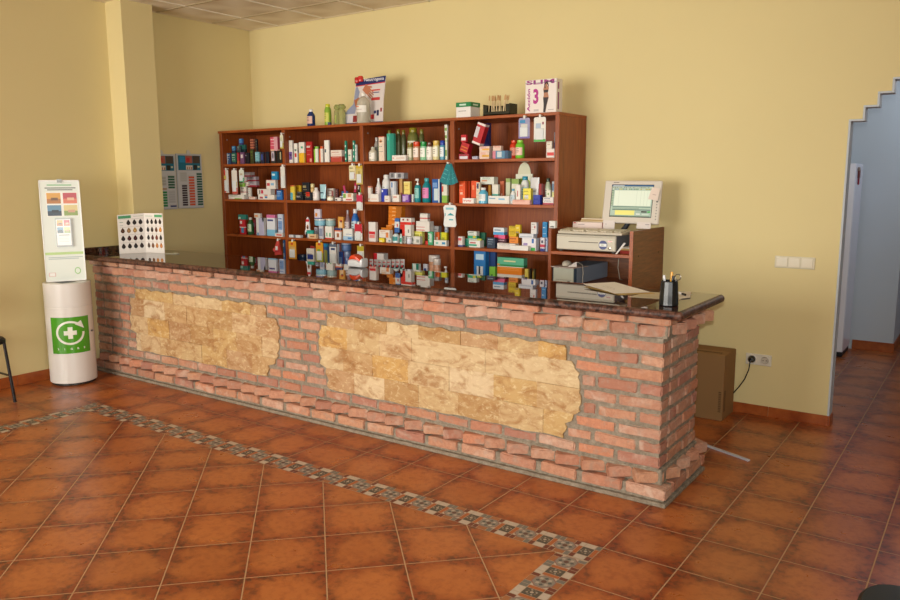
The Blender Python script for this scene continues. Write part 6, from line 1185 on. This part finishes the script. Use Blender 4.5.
Q(.15,.64,.93,.885,'eceee6')
def pic(u0,v0,u1,v1,cs_,o_): 
    Q(u0,v0,u1,v1,cs_[0],o_);Q(u0,v0,u1,v0+(v1-v0)*.45,cs_[1],o_+.0004);Q(u0+(u1-u0)*.3,v0+(v1-v0)*.3,u0+(u1-u0)*.8,v0+(v1-v0)*.55,cs_[2],o_+.0008)
ps=[('d8a040','b0702c','6c4a20'),('b8404c','d87858','e0b898'),('5c8cac','24384c','182430'),('d8c888','88a050','d0a080')]
for i,(a,b) in enumerate(((.17,.77),(.57,.77),(.17,.65),(.57,.65))): pic(a,b,a+.34,b+.105,ps[i],.0015)
Q(.03,.265,.97,.29,'b0d080');Q(.1,.235,.95,.242,'9cb0b0');Q(.1,.22,.85,.227,'9cb0b0')
Q(.08,.05,.25,.09,'d8b8b0');Q(.1,.055,.23,.085,'e8e8e4',.0015)
n=24
for rr0,rr1,c in((.0,.03,'88c070'),(.0,.022,'d8e4d4')): m.add([PB(.80+rr1*2.6*math.cos(2*math.pi*k/n),.10+rr1*1.15*math.sin(2*math.pi*k/n),.0015+(.0004 if c[0]=='d' else 0)) for k in range(n)],[tuple(range(n))],c)
m.build('poster_board','glossy_print',bin_)
m=MB()
for a in((0,0,.02,1),(.98,0,1,1),(0,.985,1,1),(0,0,1,.012)): 
    V=[PB(a[0],a[1],.004),PB(a[2],a[1],.004),PB(a[2],a[3],.004),PB(a[0],a[3],.004),PB(a[0],a[1],-.008),PB(a[2],a[1],-.008),PB(a[2],a[3],-.008),PB(a[0],a[3],-.008)]
    m.add(V,[(0,1,2,3),(7,6,5,4),(0,4,5,1),(1,5,6,2),(2,6,7,3),(3,7,4,0)],'e0e0dc')
V=[PB(.45,.975,.0),PB(.57,.975,.0),PB(.57,1.01,.0),PB(.45,1.01,.0)]; V+=[PB(.45,.975,.012),PB(.57,.975,.012),PB(.57,1.01,.012),PB(.45,1.01,.012)]; m.add(V,[(0,1,2,3),(7,6,5,4),(0,4,5,1),(1,5,6,2),(2,6,7,3),(3,7,4,0)],'909894')
m.build('board_frame','plastic',bin_)
m=MB()
def bx3(m,u0,v0,u1,v1,o0,o1,c): 
    V=[PB(u0,v0,o1),PB(u1,v0,o1),PB(u1,v1,o1),PB(u0,v1,o1),PB(u0,v0,o0),PB(u1,v0,o0),PB(u1,v1,o0),PB(u0,v1,o0)]; m.add(V,[(0,1,2,3),(7,6,5,4),(0,4,5,1),(1,5,6,2),(2,6,7,3),(3,7,4,0)],c)
bx3(m,.33,.345,.72,.625,.0025,.02,'8c908c'); bx3(m,.35,.36,.70,.615,.0205,.024,'dcdcd8')
Qs=Q
def Q(u0,v0,u1,v1,c,o_=.001): m.add([PB(u0,v0,o_),PB(u1,v0,o_),PB(u1,v1,o_),PB(u0,v1,o_)],[(0,1,2,3)],c)
for i,(a,b) in enumerate(((.37,.55),(.54,.55),(.37,.48),(.54,.48))): pic(a,b,a+.145,b+.058,ps[i],.0245)
Q(.4,.455,.66,.465,'808480',.0245)
for q in(.44,.425,.41,.395): Q(.4,q,.64,q+.004,'a8aca8',.0245)
tag(m.build('leaflet_holder','plastic',origin=PB(.5,.345,.01)),'small leaflet box with four pictures fixed on the tall poster board','leaflet holder')
# ================================================================ WALL SAMPLE BOARDS
def board(y0,y1,z0,z1,lab,cols,seed):
    rr=random.Random(seed); X=L+.0008
    def W(u,v,o_): return (L+o_,y0+(y1-y0)*u,z0+(z1-z0)*v)
    m=MB(); m.box(L+.0005,L+.018,y0,y1,z0,z1,'b4b4b8',b=.003)
    def Q(u0,v0,u1,v1,c,o_=.0186): m.add([W(u0,v0,o_),W(u1,v0,o_),W(u1,v1,o_),W(u0,v1,o_)],[(0,1,2,3)],c)
    Q(.03,.02,.97,.98,'c4c4c4'); Q(.06,.70,.94,.97,'1c6c84',.0190); Q(.35,.83,.62,.965,'a86050',.0194); Q(.64,.83,.92,.965,'4c4034',.0194); Q(.38,.85,.52,.93,'b83030',.0198); Q(.12,.84,.32,.95,'2c84b0',.0194); Q(.36,.71,.62,.79,'d4c8bc',.0194)
    for u in(.40,.48,.56): Q(u,.715,u+.04,.76,'a07048',.0198)
    Q(.66,.71,.80,.80,'282820',.0194); Q(.82,.75,.9,.78,'c8c8a0',.0194)
    for ci,(u0,u1,v0,v1,n,c) in enumerate(cols):
        Q(u0-.02,v0-.01,u1+.02,v1+.01,'bcbcbc',.0190)
        for k in range(n):
            a=v0+(v1-v0)*k/n; Q(u0,a,u1,a+(v1-v0)/n*.72,c,.0205+.0)
    o=m.build('sample_board','carton'); tag(o,lab,'sample board')
    t_=MB(); c=(y0+y1)/2; t_.add([(L+.004,c-.02,z1),(L+.004,c+.03,z1),(L+.004,c+.01,z1+.035),(L+.004,c-.01,z1+.035),(L+.009,c-.02,z1),(L+.009,c+.03,z1),(L+.009,c+.01,z1+.035),(L+.009,c-.01,z1+.035)],[(3,2,1,0),(4,5,6,7),(0,1,5,4),(1,2,6,5),(2,3,7,6),(3,0,4,7)],'d0ccc4'); t_.build('hanging_tab','plastic',o)
board(1.185,1.462,1.335,1.83,'left sample board with green and blue rows, partly hidden by the column',[(.02,.28,.05,.62,12,'28304c'),(.40,.62,.05,.34,6,'2c8448'),(.68,.93,.38,.62,5,'2c5c44'),(.34,.62,.36,.39,1,'a87840'),(.72,.95,.04,.08,1,'283468'),(.36,.6,.44,.6,3,'a8a8a0'),(.68,.92,.12,.34,5,'b0b0b0')],1)
board(1.474,1.752,1.338,1.838,'right sample board with rows of dark, orange and green strips',[(.16,.36,.05,.44,9,'34242c'),(.44,.66,.05,.60,11,'cc5430'),(.76,.97,.05,.66,13,'1f5440'),(.12,.36,.50,.66,4,'b4b4b0')],2)
# ================================================================ SWITCH, SOCKET
m=MB(); m.box(.112,.356,B-.009,B-.0003,1.018,1.096,'d8d0b8',b=.003); sw=m.build('switch_plate','plastic'); tag(sw,'cream triple light switch plate on the yellow wall','light switch')
for i in range(3):
    m=MB(); x=.122+.076*i; m.box(x,x+.070,B-.0135,B-.0088,1.026,1.088,'e2dac4',b=.0025); m.build('rocker','plastic',sw)
m=MB(); m.box(-.036,.13,B-.009,B-.0003,.348,.425,'d8d2c2',b=.003)
so=m.build('wall_socket','plastic'); tag(so,'cream double wall socket above the skirting','socket')
for x in(.004,.088):
    m=MB(); m.T=Matrix.Translation((x,B-.0092,.386))@Matrix.Rotation(math.pi/2,4,'X')
    m.lathe(0,0,[(.030,0),(.030,.003),(.026,.004),(.024,-.0),],'e0dacc',24); m.T=Matrix.Identity(4)
    if x>.05:
        for s_ in(-1,1): m.box(x+s_*.010-.003,x+s_*.010+.003,B-.0142,B-.0132,.383,.389,'3c3830',b=.0002)
        disc(m,x,.386,.0225,B-.0133,'c4bcac')
        for s_ in(-1,1): disc(m,x+s_*.010,.386,.003,B-.0138,'2c2820',10)
    m.build('outlet','plastic',so)
m=MB(); px=.004; m.T=Matrix.Translation((px,B-.0133,.386))@Matrix.Rotation(math.pi/2,4,'X'); m.lathe(0,0,[(.021,0),(.021,.02),(.014,.032),(.008,.034)],'141414',18); m.T=Matrix.Identity(4)
m.tube([(px,B-.045,.386),(px-.002,B-.05,.36),(px-.006,B-.05,.32),(px-.03,B-.045,.25),(px-.065,B-.04,.19),(px-.10,B-.035,.14),(px-.16,B-.02,.10)],.0042,'161616',8)
tag(m.build('power_plug','plastic',smooth=True),'black plug with black cable running down behind the cardboard box','plug')
# ================================================================ CARDBOARD BOX, STRIP
m=MB(); x0,x1,y0,y1,zh=-.48,-.098,2.12,2.388,.445
m.box(x0,x1,y0,y1,.0005,zh,'8c6a44',b=.003)
for i in range(12): m.rect(x1-.03,.06+.012*i,x1-.012,.067+.012*i,y0-.0004,'5c442c'); m.quad((x1+.0004,y0+.02,.06+.012*i),(x1+.0004,y0+.06,.06+.012*i),(x1+.0004,y0+.06,.067+.012*i),(x1+.0004,y0+.02,.067+.012*i),'5c442c')
o=m.build('cardboard_box','cardboard'); tag(o,'brown cardboard box on the floor between counter and wall','cardboard box')
m=MB(); m.box(x0+.004,x1-.004,y0+.005,(y0+y1)/2-.002,zh,zh+.003,'96744c',b=.001); m.box(x0+.004,x1-.004,(y0+y1)/2+.002,y1-.005,zh,zh+.003,'8c6a44',b=.001); 
for i in range(12): m.quad((x1-.20+.014*i,y0+.05,zh+.0034),(x1-.191+.014*i,y0+.05,zh+.0034),(x1-.191+.014*i,y0+.075,zh+.0034),(x1-.20+.014*i,y0+.075,zh+.0034),'3c2c1c')
m.build('flap','cardboard',o)
m=MB(); a=Vector((-.36,1.715,0)); b=Vector((.246,1.456,0)); u=(b-a).normalized(); w_=Vector((-u.y,u.x,0))*.009; V=[]
for p in(a,b):
    for s_,z in((-1,.0008),(1,.0008),(1,.011),(-1,.011)): V.append(tuple(p+w_*s_+Vector((0,0,z))))
m.add(V,[(0,1,2,3),(7,6,5,4),(0,4,5,1),(1,5,6,2),(2,6,7,3),(3,7,4,0)],'c4c4cc'); tag(m.build('trunking_strip','plastic'),'white plastic cable strip lying on the tiles behind the counter end','plastic strip')
# ================================================================ CHAIRS
def chair(name,lab,cx,cy,rz,zs,w,d,frame):
    o=empty(name,(cx,cy,0),lab,'chair'); o.rotation_euler.z=rz; 
    def bp(nm,m,mat,sm=True):
        q=m.build(nm,mat,origin=(0,0,0),smooth=sm); q.parent=o; return q
    m=MB(); n=24; V=[];F=[]
    def sr(k,r_): 
        a=2*math.pi*k/n; c_,s_=math.cos(a),math.sin(a); q=lambda t:math.copysign(abs(t)**.45,t); return (q(c_)*(w/2)*r_,q(s_)*(d/2)*r_)
    rings=[(.93,zs-.045),(1,zs-.035),(1.0,zs-.012),(.95,zs),(.6,zs+.006)]
    for r_,z in rings:
        for k in range(n): x,y=sr(k,r_); V.append((x,y,z))
    for i in range(len(rings)-1):
        for k in range(n): F.append((i*n+k,i*n+(k+1)%n,(i+1)*n+(k+1)%n,(i+1)*n+k))
    F.append(tuple(range(n))[::-1]);F.append(tuple((len(rings)-1)*n+k for k in range(n))); m.add(V,F,'1a1c1c'); bp('seat',m,'satin')
    for sx in(-1,1):
        for sy in(-1,1):
            m=MB(); m.tube([(sx*w*.44,sy*d*.40,zs-.03),(sx*(w*.44+.008),sy*(d*.40+.035),.012),(sx*(w*.44+.008),sy*(d*.40+.036),0.001)],[.011,.0115,.013],'14161a',10); bp('leg',m,frame)
    m=MB()
    for sy in(-1,1): m.tube([(-w*.445,sy*(d*.40+.02),.20),(w*.445,sy*(d*.40+.02),.20)],.008,'14161a',8)
    bp('stretcher',m,frame)
    m=MB()
    for sx in(-1,1): m.tube([(sx*w*.42,d*.44,zs-.03),(sx*w*.42,d*.5,zs+.2),(sx*w*.40,d*.55,zs+.36)],.010,'14161a',10)
    bp('back_frame',m,frame)
    m=MB(); m.box(-w*.44,w*.44,d*.53,d*.57,zs+.17,zs+.38,'1a1c1c',b=.012); bp('backrest',m,'satin')
    return o
chair('visitor_chair','black chair by the left wall, only one thin leg in view',-4.652,-.523,math.radians(180),.48,.40,.40,'plastic')
chair('visitor_chair','black padded chair seat cut off at the lower right corner of the photo',CHX,CHY,math.radians(-90),.48,.44,.44,'plastic')
# ================================================================ HALL REFRIGERATOR
fr=empty('refrigerator',(-.05,4.84,0),'tall white refrigerator seen edge on in the blue hallway','refrigerator')
m=MB(); m.box(-.35,.247,4.64,5.05,.045,1.725,'dcdcea',b=.006); m.build('cabinet','plastic',fr)
m=MB(); pf=[]; V=[];F=[]; n=10; zs_=(.06,1.725)
for z in zs_:
    for k in range(n+1):
        t=k/n; x=-.35+.597*t; y=4.60-.03*(1-(2*t-1)**8)
        V.append((x,y,z))
    V+=[(.247,4.635,z),(-.35,4.635,z)]
N=n+3
F=[tuple(range(N)),tuple(range(N,2*N))[::-1]]+[((i+1)%N,i,N+i,N+(i+1)%N) for i in range(N)]; m.add(V,F,'e8e8f2'); m.build('door','plastic',fr,smooth=True)
m=MB(); m.box(-.34,.24,4.66,5.04,.001,.045,'202024'); m.build('plinth','satin',fr)
m=MB(); m.T=Matrix.Translation((.2475,4.78,1.64)); m.box(0,.012,-.045,.045,-.045,.04,'6c3030',b=.008); m.box(0,.014,-.07,.01,.02,.055,'8c7c70',b=.006); m.box(0,.010,-.02,.03,-.10,-.04,'8c2430',b=.006); tag(m.build('fridge_magnet','satin'),'small dark red ornament magnet high on the refrigerator side','magnet')
# ================================================================ LIGHT
def area(name,loc,target,sx,sy,e,c,spread=180):
    l=bpy.data.lights.new(name,'AREA'); l.shape='RECTANGLE'; l.size=sx; l.size_y=sy; l.energy=e; l.color=c; l.spread=math.radians(spread)
    o=bpy.data.objects.new(name,l); COL.objects.link(o); o.location=loc; d=Vector(target)-Vector(loc); o.rotation_euler=d.to_track_quat('-Z','Y').to_euler(); return o
area('window_light',(-2.9,-6.02,1.45),(-2.9,0,1.2),3.4,2.3,E_WIN,(1.0,.945,.84),SPR)
area('side_fill_light',(3.25,-3.7,1.7),(-4.9,0,1.5),2.5,1.7,E_SIDE,(1.0,.965,.88),130)  # unseen fill from the right, added to brighten the left wall
hl=bpy.data.lights.new('hall_fill','POINT'); hl.energy=E_HALL; hl.color=(.80,.89,1.0); hl.shadow_soft_size=.25; ho=bpy.data.objects.new('hall_fill',hl); COL.objects.link(ho); ho.location=(1.25,4.25,2.5)  # added point fill standing in for hall daylight, also lifts the jamb
fl_=bpy.data.lights.new('camera_flash','SPOT'); fl_.energy=E_FLASH; fl_.color=(.97,1,.94); fl_.shadow_soft_size=.03; fl_.spot_size=math.radians(80); fl_.spot_blend=1
fo=bpy.data.objects.new('camera_flash',fl_); COL.objects.link(fo); fo.location=(1.29,-3.0,1.70); fo.rotation_euler=(Vector((-1.75,2.0,1.15))-fo.location).to_track_quat('-Z','Y').to_euler()
w=bpy.data.worlds.new('World'); S.world=w; w.use_nodes=True; bg=w.node_tree.nodes['Background']; bg.inputs[0].default_value=(.9,.94,1,1); bg.inputs[1].default_value=E_WORLD
# ================================================================ CAMERA
f_,cx,cy,cz,yaw,pit,rol=CAM
F_=Vector((-math.sin(yaw)*math.cos(pit),math.cos(yaw)*math.cos(pit),math.sin(pit))); rt=Vector((math.cos(yaw),math.sin(yaw),0)); up=rt.cross(F_)
R1=rt*math.cos(rol)+up*math.sin(rol); U1=-rt*math.sin(rol)+up*math.cos(rol)
cam=bpy.data.cameras.new('camera'); co=bpy.data.objects.new('camera',cam); COL.objects.link(co); cam.sensor_width=36; cam.lens=f_*36/900; cam.clip_start=.05
M=Matrix((R1,U1,-F_)).transposed().to_4x4(); M.translation=Vector((cx,cy,cz)); co.matrix_world=M; S.camera=co
S.view_settings.view_transform='Standard'; S.view_settings.look='None'; S.view_settings.gamma=1; S.view_settings.use_curve_mapping=False; S.view_settings.exposure=EXPO
